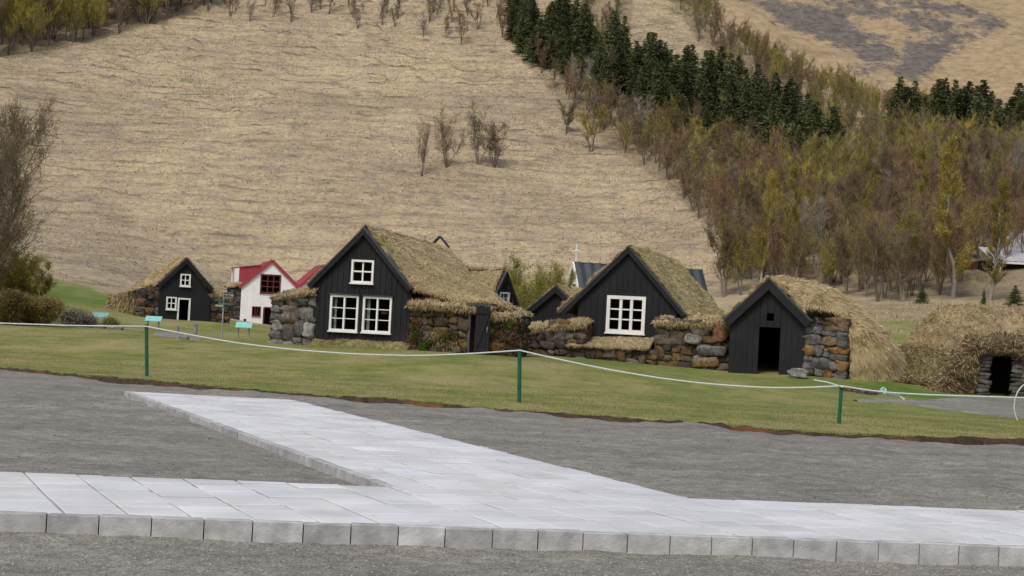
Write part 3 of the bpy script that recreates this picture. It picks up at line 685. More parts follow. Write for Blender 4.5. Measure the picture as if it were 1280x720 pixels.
def rect(fr, X0, Y0, X1, Y1, y=0):
    """photo rectangle -> (s0,z0,s1,z1) using edge mid-points, so the roll does not skew it"""
    xm, ym = (X0+X1)/2, (Y0+Y1)/2; s0 = fr.l(X0, ym, y)[0]; s1 = fr.l(X1, ym, y)[0]; return (s0, fr.l(xm, Y1, y)[1], s1, fr.l(xm, Y0, y)[1])
def gable(fr, root, peak, el, er, wl, wr, holes, length, bw=.17, overhang=.16, bargew=.13, sheath=None, wallmat=None, bargemat=None, zlow=-.35, batten=True):
    """gable wall, trim, hidden side/back walls. all local (s,z)"""
    ps, pz = peak; sl_ = (pz-el[1])/(ps-el[0]); sr_ = (pz-er[1])/(er[0]-ps)
    top_ = lambda s_: pz-.05-(sl_*(ps-s_) if s_ < ps else sr_*(s_-ps))
    mb = MB(); 
    if wl < ps < wr:
        boards(mb, wl, ps, 0, zlow, top_, holes, bw, batten=batten); boards(mb, ps, wr, 0, zlow, top_, holes, bw, batten=batten)
    g = mb.build('gable_wall', wallmat or M['black'], root)
    # inner lining so gaps are dark, with the side and back walls
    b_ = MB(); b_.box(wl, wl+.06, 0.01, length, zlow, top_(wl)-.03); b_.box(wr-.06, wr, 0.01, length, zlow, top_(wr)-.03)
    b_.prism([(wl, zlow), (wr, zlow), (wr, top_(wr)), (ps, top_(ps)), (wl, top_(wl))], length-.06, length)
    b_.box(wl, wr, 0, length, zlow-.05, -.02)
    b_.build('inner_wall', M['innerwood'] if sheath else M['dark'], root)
    t_ = MB(); t2 = MB(); oy = -overhang
    for sg, (es, ez) in ((-1, el), (1, er)):
        L = math.hypot(es-ps, ez-pz); nx_, nz_ = (pz-ez)/L*sg, abs(es-ps)/L; 
        A_, B_ = (ps, pz), (es, ez); off = lambda p, k: (p[0]+nx_*k*(-1)*-1, p[1]+nz_*k)
        # outer face board
        lo = bargew
        a0 = (ps, pz+.02); a1 = (ps, pz-lo/nz_ if nz_ > .1 else pz-lo); b1 = (es-nx_*lo, ez-nz_*lo); b0 = (es, ez)
        t_.prism([a0, a1, b1, b0], oy-.03, oy)
        t2.prism([(a0[0], a0[1]+.05), a0, b0, (b0[0]+nx_*.05, b0[1]+.05)], oy-.05, .25)  # top strip in paler grey: light on the board edge put into colour
    bo = t_.build('bargeboard', M['black'], root); t2.build('lit_edge_trim', bargemat or M['barge'], bo)
    s2 = MB()      # boarding under the overhang
    for sg, (es, ez) in ((-1, el), (1, er)):
        s2.prism([(ps, pz-.012), (ps, pz-.05), (es, ez-.05), (es, ez-.012)], oy+.002, length)
    s2.build('roof_boards', M['black'], root); return top_
def turf_roof(root, peak, el, er, length, back=None, dens=300, bl=.2, green=.2, th=.2, seed=1, y0=-.05, rough=.06, sagz=0, name='turf_roof', sides=(1, 1), zoff=.16, ext=0):
    ps, pz = peak; T = Turf(); bk = back or (peak, el, er)
    for sg, use, e, eb in ((0, sides[0], el, bk[1]), (1, sides[1], er, bk[2])):
        if not use: continue
        A_ = np.array((ps, y0, pz+zoff)); B_ = np.array((bk[0][0], length, bk[0][1]+zoff)); C_ = np.array((eb[0], length, eb[1]+zoff)); D_ = np.array((e[0], y0, e[1]+zoff))
        T.patch(quad(A_, B_, C_, D_), 44, 24, rough, th, dens, bl, green, seed=seed+sg*3)
    return T.build(name, root)

# ================================================================= HOUSE 1: the large black gabled turf house
f1_ = Frame(450, 432, 59, -15)
root = empty('turf_house', f1_.O, f1_.a, 'largest black gabled turf house with three white windows and plank door in mossy stone wall', 'turf house', 'turf houses')
H1 = root; L1 = f1_.l
pk, el, er = L1(457, 287), L1(387, 357), L1(516, 362)
wl, wr = L1(391, 400)[0], L1(512, 400)[0]
w1, w2, w3 = rect(f1_, 413, 369, 448.5, 414), rect(f1_, 454, 371, 490, 416), rect(f1_, 440, 325, 468, 354)
hole = lambda r: (r[0]+.03, r[1]+.03, r[2]-.03, r[3]-.03)
gable(f1_, root, pk, el, er, wl, wr, [hole(w1), hole(w2), hole(w3)], 8, bw=.2)
window(root, w1, 2, 3, casements=2, curtain=[(.02, .12)]); window(root, w2, 2, 3, casements=2, curtain=[(.02, .14)]); window(root, w3, 2, 2, casements=1, mw=.05)
for r in (w1, w2):
    h = MB(); h.box(r[0]-.04, r[2]+.04, -.14, -.03, r[3]+.01, r[3]+.045); h.build('drip_board', M['barge'], root)
T = Turf(); ry = 8.0
pb = (pk[0], pk[1]-.1)
ridge = [(pk[0], -.02, pk[1]+.16), (pk[0], 2.6, pk[1]+.10), (pk[0]+.03, 5.3, pk[1]+.02), (pk[0]+.1, ry, pk[1]-.06)]
ev1, ev2 = L1(519, 366), L1(640, 395, 1.0)
wy = .1
_t0 = L1(545, 385, -.15)[1]; _e = L1(648, 444, -.15)[0]
base = [(er[0]-.02, -.02, er[1]+.06), (er[0]+.35*(_e-er[0]), .25, _t0+.30), (er[0]+.68*(_e-er[0]), .35, _t0+.26), (_e-.25, .9, _t0+.05)]
mid1 = [tuple((np.array(a)*.66+np.array(b_)*.34)+np.array([0, 0, .0])) for a, b_ in zip(ridge, base)]
mid2 = [tuple((np.array(a)*.33+np.array(b_)*.67)+np.array([0, 0, -.12])) for a, b_ in zip(ridge, base)]
T.patch(gridsurf([ridge, mid1, mid2, base]), 50, 34, .08, .22, 330, .2, .22, .05, seed=11)
lb = [(el[0], -.02, el[1]+.14), (el[0], ry, el[1]+.14)]
T.patch(quad(ridge[0], ridge[-1], lb[1], lb[0]), 30, 20, .06, .2, 240, .2, .1, seed=14)
T.build('turf_roof', root)
# wall on the right with the doorway, wall turf
gb = lambda X, Y, y=0: L1(X, Y, y)
YW = -.15
a, b_, c, d = gb(511, 438, YW), gb(584, 443, YW), gb(611, 444, YW), gb(650, 444, YW)
tp = gb(545, 382, YW)[1]; tp2 = gb(630, 395, YW)[1]
S = Stones(); S.wall(a[0], b_[0], YW, lin(a[0], a[1], b_[0], b_[1]), lin(a[0], tp, b_[0], tp-.05), 'moss', .36, back=1.3)
S.wall(c[0], d[0]-.15, YW, lin(c[0], c[1], d[0], d[1]), lin(c[0], tp2, d[0], tp2-.02), 'moss', .34, back=1.3); S.build('stone_wall', root)
T = Turf(); T.patch(capsurf(a[0]-.05, c[0], lin(a[0], tp-.02, c[0], tp-.08), YW, 1.5, .19, .17), 50, 18, .12, .05, 520, .24, .08, .2, seed=21, lip=(0,), orient=(0, -1, .62))
T.patch(capsurf(c[0]-.2, d[0]-.12, lin(c[0], tp2-.05, d[0], tp2-.02), YW, 1.5, .19, .17), 30, 16, .12, .05, 520, .24, .08, .2, seed=23, lip=(0,), orient=(0, -1, .62))
T.build('wall_turf', root)
# moss and weeds hanging on this wall
def tuft(T, c, n, r, ln, pal, out=(0, -1, 0), droop=.5, bw=.02):
    q = np.array(c)+RNG.normal(0, 1, (n, 3))*np.array([r, .03, r*.8]); d_ = np.array(out)*.5+RNG.normal(0, .45, (n, 3)); d_[:, 2] -= droop; d_ /= np.linalg.norm(d_, axis=1)[:, None]
    sd_ = np.cross(d_, RNG.normal(0, 1, (n, 3))); sd_ /= np.linalg.norm(sd_, axis=1)[:, None]; wv = sd_*bw/2; L_ = ln*(.4+RNG.random(n))[:, None]; m_ = q+d_*L_*.5
    B = np.stack([q-wv, q+wv, m_+wv*1.2, m_-wv*1.2, q+d_*L_], 1).reshape(-1, 3); j = np.arange(n)[:, None]*5
    T.put(B, np.concatenate([j+[0, 1, 2], j+[0, 2, 3], j+[3, 2, 4]]), np.repeat(pal[RNG.integers(0, len(pal), n)]*(.7+.5*RNG.random(n))[:, None], 5, 0))
VIV = np.array([(.10, .22, .02), (.14, .26, .03), (.08, .15, .02)])
T = Turf()
for k in range(24):
    X = random.uniform(513, 648)
    if 581 < X < 613: continue
    q = gb(X, random.uniform(398, 440), YW-.03); tuft(T, (q[0], YW-.05, q[1]), random.randint(60, 200), random.uniform(.05, .16), .14, random.choice((BROWNS, BROWNS, STRAW*.55, BROWNS*1.3)), droop=.7)
for X, Y in ((520, 418), (537, 426), (530, 430), (561, 420), (528, 436), (640, 405)): q = gb(X, Y, YW); tuft(T, (q[0], YW-.08, q[1]), 90, .07, .1, VIV, droop=.1)
T.build('hanging_weeds', root)
# doorway
D = MB(); dL, dR = gb(583, 440, YW)[0], gb(611, 440, YW)[0]; dz0, dz1 = gb(597, 447, YW)[1], gb(597, 382, YW)[1]
D.box(dL+.02, dL+.10, YW-.05, YW+.4, dz0, dz1); D.box(dR-.45, dR-.38, YW-.1, YW+.4, dz0, dz1); D.box(dL, dR+.05, YW-.02, YW+.35, dz1, dz1+.08); D.build('door_frame', M['barge'], root)
D = MB(); D.box(dL+.1, dR, YW+.42, YW+.47, dz0, dz1); D.build('passage_wall', M['innerwood'], root)
D = MB(); x0, x1 = gb(592.5, 440, YW-.45)[0], gb(611, 440, YW-.35)[0]; dt = gb(602, 383, YW-.4)[1]; db = gb(602, 447, YW-.4)[1]
nb = 4
for k in range(nb): D.box(x0+(x1-x0)*k/nb+.004, x0+(x1-x0)*(k+1)/nb-.004, YW-.42, YW-.385, db, dt)
do = D.build('door', M['black'], root)
D = MB(); hgt = dt-db
for zz in (.12, .86): D.box(x0+.02, x1-.02, YW-.455, YW-.42, db+hgt*zz, db+hgt*zz+.1)
D.bar((x0+.06, YW-.435, db+hgt*.2), (x1-.06, YW-.435, db+hgt*.85), .03, .09, (0, 0, 1)); D.build('brace', M['black'], do)
D = MB(); D.tube([(x1-.06, YW-.47, db+hgt*.5), (x1-.06, YW-.50, db+hgt*.55), (x1-.06, YW-.47, db+hgt*.6)], .012, 6); D.build('handle', M['metal'], do)
# left stone stub
YL = -.1
a, b_ = gb(336, 433, YL), gb(391, 433, YL); ta, tb = gb(340, 372, YL)[1], gb(388, 368, YL)[1]
S = Stones(); S.wall(a[0], b_[0], YL, lin(a[0], a[1], b_[0], b_[1]), lin(a[0], ta, b_[0], tb+.02), 'grey', .52, .45, .36, back=2.5); S.build('stone_wall', root)
T = Turf(); T.patch(capsurf(a[0], b_[0]+.05, lin(a[0], ta-.04, b_[0], tb+.08), YL, 2.4, .22, .1), 26, 16, .10, .05, 480, .16, .05, .2, seed=31, lip=(0,), orient=(0, -1, .62))
T.build('wall_turf', root)
# grass fringe at the base of the gable
T = Turf(); q0, q1 = gb(389, 434, -.25), gb(512, 438, -.25)
T.patch(quad((q0[0], 0, q0[1]+.32), (q1[0], 0, q1[1]+.28), (q1[0], -.75, q1[1]-.06), (q0[0], -.75, q0[1]-.06)), 40, 8, .05, .1, 500, .13, .9, .25, seed=33)
T.build('base_turf', root)
# rear trim peak showing above the ridge
D = MB(); r1 = L1(550, 296, ry+.2); r2, r3 = L1(547, 300, ry+.2), L1(561, 309, ry+.2); D.bar((r1[0], ry+.2, r1[1]+.02), (r2[0]-.15, ry+.2, r2[1]-.12), .25, .05); D.bar((r1[0], ry+.2, r1[1]+.02), (r3[0], ry+.2, r3[1]), .25, .05); D.build('rear_bargeboard', M['barge'], root)
oi = W(479.5, 391, 59.15); D = MB(); D.box(-.11, .11, -.05, .05, -.05, .05); o = D.build('tin_box', M['orange'], bevel=.015); o.location = tuple(oi+f1_.b*.09); o.rotation_euler = (0, 0, f1_.a)
tag(o, 'small orange box standing inside the right window of the largest turf house', 'box')

# ================================================================= HOUSE 1b: small gable behind its right end
f2_ = Frame(628, 384, 63.5, 55)
root = empty('turf_outhouse', f2_.O, f2_.a, 'little turf house turned sideways behind the largest one, white window in its narrow black gable', 'turf house', 'turf houses')
pz = W(629, 340, 63.5)[2]-f2_.O[2]; ez = W(629, 380, 63.5)[2]-f2_.O[2]
hw = .82; pk2, el2, er2 = (0, pz), (-hw, ez), (hw, ez-.03)
rr = (-.27, pz*.04+.05, .30, .58); rr = (-.3, W(627, 381, 63.5)[2]-f2_.O[2]+.02, .3, W(627, 365, 63.5)[2]-f2_.O[2])
gable(f2_, root, pk2, el2, er2, -hw+.08, hw-.08, [hole(rr)], 3.4, bw=.16, bargew=.12, overhang=.10, zlow=-1.2)
window(root, rr, 2, 2, fw_=.06, mw=.03); turf_roof(root, pk2, (el2[0]-.15, el2[1]), er2, 3.6, seed=71, dens=420, green=.05)

# ================================================================= HOUSE 2
f3_ = Frame(787, 420, 61, -15); root = empty('turf_house', f3_.O, f3_.a, 'turf house with one wide white nine-pane window in its black gable', 'turf house', 'turf houses'); L2 = f3_.l
pk, el, er = L2(787, 310), L2(703, 390), L2(857, 394)
wl, wr = L2(722, 400)[0], L2(846, 400)[0]
w1 = rect(f3_, 758.5, 370, 807, 416.5)
gable(f3_, root, pk, el, er, wl, wr, [hole(w1)], 10, bw=.22, zlow=-.8)
window(root, w1, 3, 3, casements=3, fw_=.12, mw=.05, proud=.07)
T = Turf(); ridge = [(pk[0], -.02, pk[1]+.12), (pk[0], 3.3, pk[1]+.14), (pk[0], 6.6, pk[1]+.10), (pk[0], 10, pk[1]+.0)]
base = [(er[0]-.02, -.02, er[1]+.1), (er[0]+.1, 3.3, er[1]-.05), (er[0]+.2, 6.6, er[1]-.15), (er[0]+.3, 10, er[1]-.2)]
mm = lambda k, dz: [tuple(np.array(a)*(1-k)+np.array(b_)*k+np.array([0, 0, dz])) for a, b_ in zip(ridge, base)]
T.patch(gridsurf([ridge, mm(.33, .05), mm(.66, .0), base]), 60, 34, .07, .2, 330, .17, .34, .03, seed=81)
T.patch(quad(ridge[0], ridge[-1], (el[0]-.1, 10, el[1]+.05), (el[0]-.1, -.02, el[1]+.12)), 40, 24, .08, .22, 300, .2, .1, seed=84); T.build('turf_roof', root)
def wallpart(root, fr, XL, YbL, XR, YbR, YtL, YtR, y, pal, size, depth=.35, rowh=None, back=.8, cap=True, caph=.26, capdens=480, cy=None, seed=0, green=.1, over=.12, brown=.15, bl=.18, capoff=0):
    a, b_ = fr.l(XL, YbL, y), fr.l(XR, YbR, y); ta, tb = fr.l(XL, YtL, y)[1], fr.l(XR, YtR, y)[1]
    S = Stones(); S.wall(a[0], b_[0], y, lin(a[0], a[1], b_[0], b_[1]), lin(a[0], ta, b_[0], tb), pal, size, depth, rowh, back); o = S.build('stone_wall', root)
    if cap:
        T = Turf(); T.patch(capsurf(a[0]-.04, b_[0]+.04, lin(a[0], ta-.05+capoff, b_[0], tb-.05+capoff), y, y+(cy or back), caph, over), 44, 18, .14, .05, capdens, bl*1.2, green, brown, seed=seed, lip=(0,), orient=(0, -1, .62)); T.build('wall_turf', root)
    return o
wallpart(root, f3_, 650, 443, 731, 448, 412, 404, -.75, 'mixed', .36, seed=91, back=1.2, caph=.22, over=.1)
wallpart(root, f3_, 716, 450, 820, 458, 437, 440, -.9, 'mixed', .36, seed=94, back=.5, cap=False)
T = Turf(); a, b_ = L2(717, 420, -.1), L2(818, 421, -.1); c, d = L2(717, 433, -1.0), L2(818, 436, -1.0)
T.patch(quad((a[0], -.02, a[1]), (b_[0], -.02, b_[1]), (b_[0], -1.02, d[1]), (a[0], -1.02, c[1])), 34, 10, .05, .06, 520, .13, .25, .1, seed=97, lip=(1,), orient=(0, -.5, .8)); T.build('ledge_turf', root)
wallpart(root, f3_, 817, 460, 912, 467, 402, 404, -.95, 'mixed', .42, seed=101, back=1.9, caph=.19, over=.08)
S = Stones()
for X, Y, w_, h_, col in [(899, 419, .47, .5, (.20, .10, .06)), (889, 438, .9, .34, (.15, .14, .145)), (882, 453, .8, .3, (.24, .15, .08)), (866, 424, .5, .3, (.20, .19, .17))]:
    q = L2(X, Y, -1.02); S.stone((q[0], -.93, q[1]), (w_, .3, h_), col)
S.build('wall_stones', root)

# ================================================================= small black gable between houses 1 and 2
f4_ = Frame(695, 395, 66, -14); root = empty('turf_shed', f4_.O, f4_.a, 'low windowless black gable of a turf shed half hidden behind the stone wall', 'turf shed', 'turf houses')
pk, el, er = f4_.l(696, 359), f4_.l(650, 397), f4_.l(722, 388)
er = (pk[0]+ (pk[0]-el[0])*.95, el[1]+.1)
gable(f4_, root, pk, el, er, el[0]+.2, er[0]-.15, [], 5, bw=.17, zlow=-.8, bargew=.16); turf_roof(root, pk, el, er, 5.2, seed=111, zoff=.1)

# ================================================================= HOUSE 3: open door shed
f5_ = Frame(958, 468, 58, -20); root = empty('turf_shed', f5_.O, f5_.a, 'turf shed with dark open doorway and small square vent in its black plank gable', 'turf shed', 'turf houses'); L3 = f5_.l
pk, el, er = L3(963, 350), L3(907, 401), L3(1015.5, 403)
wl, wr = L3(912, 430)[0], L3(1006.5, 430)[0]
dh = rect(f5_, 948, 409, 974.5, 470); dh = (dh[0], -.2, dh[2], dh[3]); vh = rect(f5_, 959, 391.5, 967.5, 401)
gable(f5_, root, pk, el, er, wl, wr, [dh, vh], 5.5, bw=.2, bargew=.24, overhang=.2, batten=False)
D = MB(); D.bar((dh[0]+.05, 2.6, 0), (dh[2]-.1, 3.0, 1.0), .05, .12); D.build('leaning_plank', M['barge'], root)
T = Turf(); pz_ = pk[1]
outl = [(0, .14), (1.05, .02), (1.95, -.30), (2.8, -.95), (3.55, -1.62), (4.15, -2.45), (4.4, -3.35)]
edge_ = [(0, .12), (.5, -.38), (.98, -.86), (1.38, -1.12), (2.35, -1.22), (2.68, -1.9), (2.78, -3.35)]
ctrl = []
for k, ((ox, oz), (qx_, qz_)) in enumerate(zip(outl, edge_)):
    ctrl.append([(pk[0]+qx_, -.05 if k < 3 else .12, pz_+qz_), (pk[0]+qx_*.35+ox*.65, .55, pz_+qz_*.3+oz*.7), (pk[0]+ox, 1.3+.1*k, pz_+oz), (pk[0]+ox*.98, 3.3, pz_+oz-.1), (pk[0]+ox*.85, 5.4, pz_+oz-.5)])
T.patch(gridsurf(ctrl), 50, 60, .10, .1, 430, .24, .06, .04, seed=121, down=.8, orient=(.5, -.5, .7))
T.patch(quad((pk[0], -.05, pk[1]+.13), (pk[0], 5.4, pk[1]-.3), (el[0]-.35, 5.4, el[1]-.2), (el[0]-.12, -.05, el[1]+.12)), 34, 20, .08, .2, 380, .22, .05, seed=125)
T.build('turf_roof', root)
a = L3(1003, 468, -.05)
S = Stones(); x0_, x1_ = L3(1004, 440, -.05)[0], L3(1060, 440, .1)[0]; zt_ = L3(1025, 399, -.05)[1]
S.wall(x0_, x1_, -.05, lambda s_: -.1, lambda s_: zt_-.9*max(0, (s_-x0_)/(x1_-x0_)-.6), 'orange', .44, .4, .27, back=.9); S.build('stone_wall', root)
T = Turf(); T.patch(quad((x0_+.02, .6, zt_+.28), (x0_+1.0, .7, zt_+.15), (x0_+1.35, .0, zt_-.28), (x0_+.05, .0, zt_+.05)), 16, 10, .06, .1, 500, .14, .3, .5, seed=128, lip=(1,))
for k in range(9): tuft(T, (x0_+.15+.09*k, .05, zt_+.06-.01*k), 260, .11, .14, np.array([(.06, .05, .03), (.09, .08, .035), (.12, .09, .04)]), out=(0, -.6, .6), droop=-.1); T.build('wall_turf', root)
tw = W(997, 359, 59.5); T = Turf(); q = L3(997, 359, 1.2); tuft(T, (q[0], .95, q[1]-.02), 500, .08, .14, VIV, out=(0, -.5, .8), droop=-.2); T.build('green_tuft', root)

# ================================================================= HOUSE 4: turf hut on the right and the grassy mounds around
f6_ = Frame(1251, 496, 55, -14); root = empty('turf_hut', f6_.O, f6_.a, 'low turf hut with small black doorway between stacked flat stones at the right edge', 'turf hut', 'turf houses'); L4 = f6_.l
dr = rect(f6_, 1238, 443, 1264, 496); z_t = dr[3]
S = Stones()
for sgn, x0_, x1_ in ((-1, dr[0]-.42, dr[0]), (1, dr[2], dr[2]+.42)):
    z = -.15; 
    while z < z_t:
        h_ = random.uniform(.09, .15); S.stone(((x0_+x1_)/2+random.gauss(0, .03), .28, z+h_/2), ((x1_-x0_)*random.uniform(.9, 1.1), .6, h_), random.choice(PAL['darkslab'])); z += h_
S.stone(((dr[0]+dr[2])/2, .25, z_t+.07), (dr[2]-dr[0]+.6, .55, .13), PAL['darkslab'][0]); S.build('door_stones', root)
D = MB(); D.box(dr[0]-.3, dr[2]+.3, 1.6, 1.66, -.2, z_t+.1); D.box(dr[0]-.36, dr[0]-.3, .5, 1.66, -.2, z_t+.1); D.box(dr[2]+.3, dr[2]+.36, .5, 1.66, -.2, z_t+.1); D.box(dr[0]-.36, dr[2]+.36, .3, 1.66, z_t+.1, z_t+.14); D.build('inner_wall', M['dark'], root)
T = Turf(); c0 = (dr[0]+dr[2])/2
# front mound: an arch of turf round the doorway, from left ground over the top to right ground
top_z = L4(1235, 431, 0)[1]
arch_o = [(-2.5, -.2), (-2.0, .25), (-1.4, .95), (-.85, top_z-.12), (-.3, top_z), (.3, top_z+.02), (.85, top_z-.05), (1.5, top_z-.2), (2.2, .7), (2.6, -.2)]
w_i = (dr[2]-dr[0])/2+.34
arch_i = [(-w_i-.45, -.2), (-w_i-.3, .2), (-w_i-.1, .6), (-w_i, z_t-.05), (-w_i*.5, z_t+.12), (w_i*.5, z_t+.12), (w_i, z_t-.05), (w_i+.1, .6), (w_i+.3, .2), (w_i+.45, -.2)]
rowA = [(c0+x_, -.02, z_) for x_, z_ in arch_i]; rowB = [(c0+x_*.5+y_*.5, -.22, z_*.5+w__*.5) for (x_, z_), (y_, w__) in zip(arch_i, arch_o)]
rowC = [(c0+x_, .25, z_) for x_, z_ in arch_o]; rowD = [(c0+x_*1.03, 1.8, z_*1.1) for x_, z_ in arch_o]; rowE = [(c0+x_*1.1, 4.2, z_*1.2) for x_, z_ in arch_o]
T.patch(gridsurf([rowE, rowD, rowC, rowB, rowA]), 70, 44, .13, .12, 620, .22, .12, .5, seed=141, down=.5, freq=2.2, orient=(0, -.7, .7))
T.build('turf_mantle', root)
def mound(root_name, label, cat, pts, dens=420, seed=0, green=.08, brown=.08, bl=.24, bot=1.2, group='grassy turf mounds'):
    """heap from rows of (X, Y, d) photo points with true distances; first row is the far foot"""
    Pg = [[W(*p) for p in row] for row in pts]; o = np.array(Pg[-1][0]); r_ = empty(root_name, o, 0, label, cat, group)
    T = Turf(); T.patch(gridsurf([[p-o for p in row] for row in Pg]), 70, 54, .19, .15, dens, bl, green, brown, seed=seed, down=.5, freq=2.3); T.build('turf', r_); return r_
mound('turf_mound', 'long straw-coloured turf roof mound rising behind the low hut', 'turf mound',
      [[(1120, 440, 69), (1175, 425, 70), (1240, 425, 70), (1320, 430, 70), (1400, 440, 70)],
       [(1150, 428, 65), (1176, 387, 65.5), (1240, 386, 65.5), (1320, 389, 65.5), (1390, 400, 65)],
       [(1143, 440, 62.5), (1166, 404, 63), (1235, 402, 63), (1320, 405, 63), (1400, 420, 62)],
       [(1130, 455, 60.5), (1160, 434, 60.5), (1225, 428, 60.5), (1320, 432, 60.5), (1410, 445, 60)],
       [(1120, 478, 58.8), (1160, 478, 58), (1225, 470, 58.5), (1320, 490, 58), (1420, 500, 57)]], seed=151)
mound('turf_mound', 'low rough grassy lump between the open shed and the low hut', 'turf mound',
      [[(1085, 450, 62), (1110, 440, 62.5), (1140, 440, 62.5), (1185, 445, 62)],
       [(1095, 455, 60.5), (1120, 438, 60.5), (1150, 436, 60.5), (1190, 440, 60)],
       [(1100, 470, 59), (1125, 458, 58.8), (1155, 453, 58.5), (1195, 460, 58)],
       [(1095, 480, 58), (1125, 478, 57.3), (1160, 480, 56.8), (1200, 485, 56.5)]], seed=155, green=.6, brown=.5)
mound('turf_mound', 'small pointed grass heap left of the long turf roof mound', 'turf mound',
      [[(1125, 442, 67), (1145, 435, 67.5), (1170, 440, 67)],
       [(1136, 432, 65.5), (1152, 410, 66), (1172, 413, 65.5)],
       [(1134, 436, 64.5), (1146, 420, 64.8), (1166, 420, 64.5)],
       [(1128, 446, 63.5), (1145, 443, 63.5), (1172, 443, 63.5)]], seed=157)

# ================================================================= HOUSE 5: small house at left
f7_ = Frame(230, 401, 90, 20); root = empty('turf_house', f7_.O, f7_.a, 'small black turf house with white-framed doorway and two little white windows at far left', 'turf house', 'turf houses'); L5 = f7_.l
pk, el, er = L5(233, 324), L5(196, 357), L5(266, 362)
wl, wr = L5(198, 380)[0], L5(262.5, 380)[0]
wA, wB, dh = rect(f7_, 225, 342.5, 238, 358), rect(f7_, 207.5, 371, 220.5, 387), rect(f7_, 221.5, 372.5, 237.5, 401.5)
dh = (dh[0], -.3, dh[2], dh[3])
gable(f7_, root, pk, el, er, wl, wr, [hole(wA), hole(wB), (dh[0]+.05, dh[1], dh[2]-.05, dh[3]-.05)], 5.5, bw=.14, bargew=.16, batten=False)
window(root, wA, 2, 2, fw_=.075, mw=.05); window(root, wB, 2, 2, fw_=.075, mw=.05)
D = MB(); D.box(dh[0], dh[0]+.08, -.08, .06, -.2, dh[3]); D.box(dh[2]-.08, dh[2], -.08, .06, -.2, dh[3]); D.box(dh[0]+.08, dh[2]-.08, -.08, .06, dh[3]-.08, dh[3]); D.build('door_frame', M['white'], root)
T = Turf(); T.patch(quad((pk[0], -.05, pk[1]+.12), (pk[0], 5.5, pk[1]+.0), (el[0]-1.3, 5.5, el[1]-.8), (el[0]-.05, -.05, el[1]+.1)), 34, 24, .08, .22, 300, .24, .03, seed=161, bw=.03)
T.patch(quad((pk[0], -.05, pk[1]+.12), (pk[0], 5.5, pk[1]+.0), (er[0]+.2, 5.5, er[1]), (er[0]-.02, -.05, er[1]+.1)), 30, 20, .06, .22, 200, .24, .03, seed=163, bw=.03)
q = L5(160, 366, .8); T.patch(quad((el[0]+.15, .25, el[1]+.1), (el[0]-.1, 5, el[1]-.4), (q[0]-.1, 4, q[1]-.2), (q[0], .4, q[1]+.1)), 24, 16, .08, .3, 360, .24, .03, .1, seed=165, bw=.03)
q2 = L5(158, 392, .8); T.patch(quad((q[0]+.1, .3, q[1]+.08), (q[0]-.5, 4, q[1]-.1), (q2[0]-.6, 4, q2[1]-.2), (q2[0]+.5, .2, q2[1]-.15)), 20, 12, .08, .2, 420, .22, .15, .4, seed=166, bw=.03, orient=(-.3, -1, .3))
T.build('turf_roof', root)
wallpart(root, f7_, 170, 396, 199, 398, 367, 359, .02, 'mixed', .42, .4, .33, back=1.5, cap=False, seed=167)
wallpart(root, f7_, 261, 405, 287, 408, 368, 372, .1, 'mixed', .4, .4, .3, back=1.5, seed=168, caph=.3)

# ================================================================= white house with red roof, and its neighbour
def corrug(root, A_, B_, C_, D_, mat, n_=34, amp=.018, name='roof', th=.05):
    """corrugated sheet, ribs run from the A-B edge to the D-C edge"""
    A_, B_, C_, D_ = map(np.array, (A_, B_, C_, D_)); nn = np.cross(B_-A_, D_-A_); nn = nn/np.linalg.norm(nn); nn = nn if nn[2] > 0 else -nn; v = []; f = []
    for i in range(n_+1):
        u = i/n_; h = nn*(amp if i % 2 else -amp)
        for q in (A_*(1-u)+B_*u, D_*(1-u)+C_*u): v += [q+h, q+h-nn*th]
    for i in range(n_):
        a = i*4; b_ = a+4; f += [(a, b_, b_+2, a+2), (a+1, a+3, b_+3, b_+1), (a, a+1, b_+1, b_), (a+2, b_+2, b_+3, a+3)]
    f += [(0, 2, 3, 1), (n_*4, n_*4+1, n_*4+3, n_*4+2)]; m_ = MB(); m_.add(v, f); return m_.build(name, mat, root)
f8_ = Frame(335, 410, 150, 14); root = empty('white_house', f8_.O, f8_.a, 'white house with red metal roof, dormer and red-framed gable window', 'house', 'houses with red roofs'); L6 = f8_.l
pk, el, er = L6(340, 325.5), L6(300.5, 357.5), L6(371, 358)
wl, wr = L6(300.5, 380)[0], L6(368, 380)[0]; er = (er[0]+.05, er[1])
wA, wB, dh = rect(f8_, 325, 343, 350.5, 367), rect(f8_, 314.5, 383, 325.5, 395), rect(f8_, 328, 384.5, 344, 411)
dh = (dh[0], -.4, dh[2], dh[3]); sl_ = (pk[1]-el[1])/(pk[0]-el[0]); sr_ = (pk[1]-er[1])/(er[0]-pk[0])
tp_ = lambda s_: pk[1]-.06-(sl_*(pk[0]-s_) if s_ < pk[0] else sr_*(s_-pk[0]))
mb = MB(); hs = [hole(wA), hole(wB), dh]; hl = (L6(304, 402)[0], L6(304, 403)[1], L6(307.5, 402)[0], L6(304, 398.5)[1]); hs.append(hl)
boards(mb, wl, pk[0], 0, -.7, tp_, hs, bw=30, th=.2, batten=False); boards(mb, pk[0], wr, 0, -.7, tp_, hs, bw=30, th=.2, batten=False)
mb.build('wall', M['whitewall'], root); D = MB(); LW = 7
D.box(wl, wl+.15, .01, LW, -.7, tp_(wl)-.03); D.box(wr-.15, wr, .01, LW, -.7, tp_(wr)-.03); D.prism([(wl, -.7), (wr, -.7), (wr, tp_(wr)), (pk[0], tp_(pk[0])), (wl, tp_(wl))], LW-.1, LW); D.build('side_wall', M['whitewall'], root)
D = MB(); D.box(wl+.2, wr-.2, .5, .55, -.5, 2.2); D.box(wl+.2, wr-.2, .6, .65, 2.2, tp_(wl)); D.build('inner_wall', M['dark'], root)
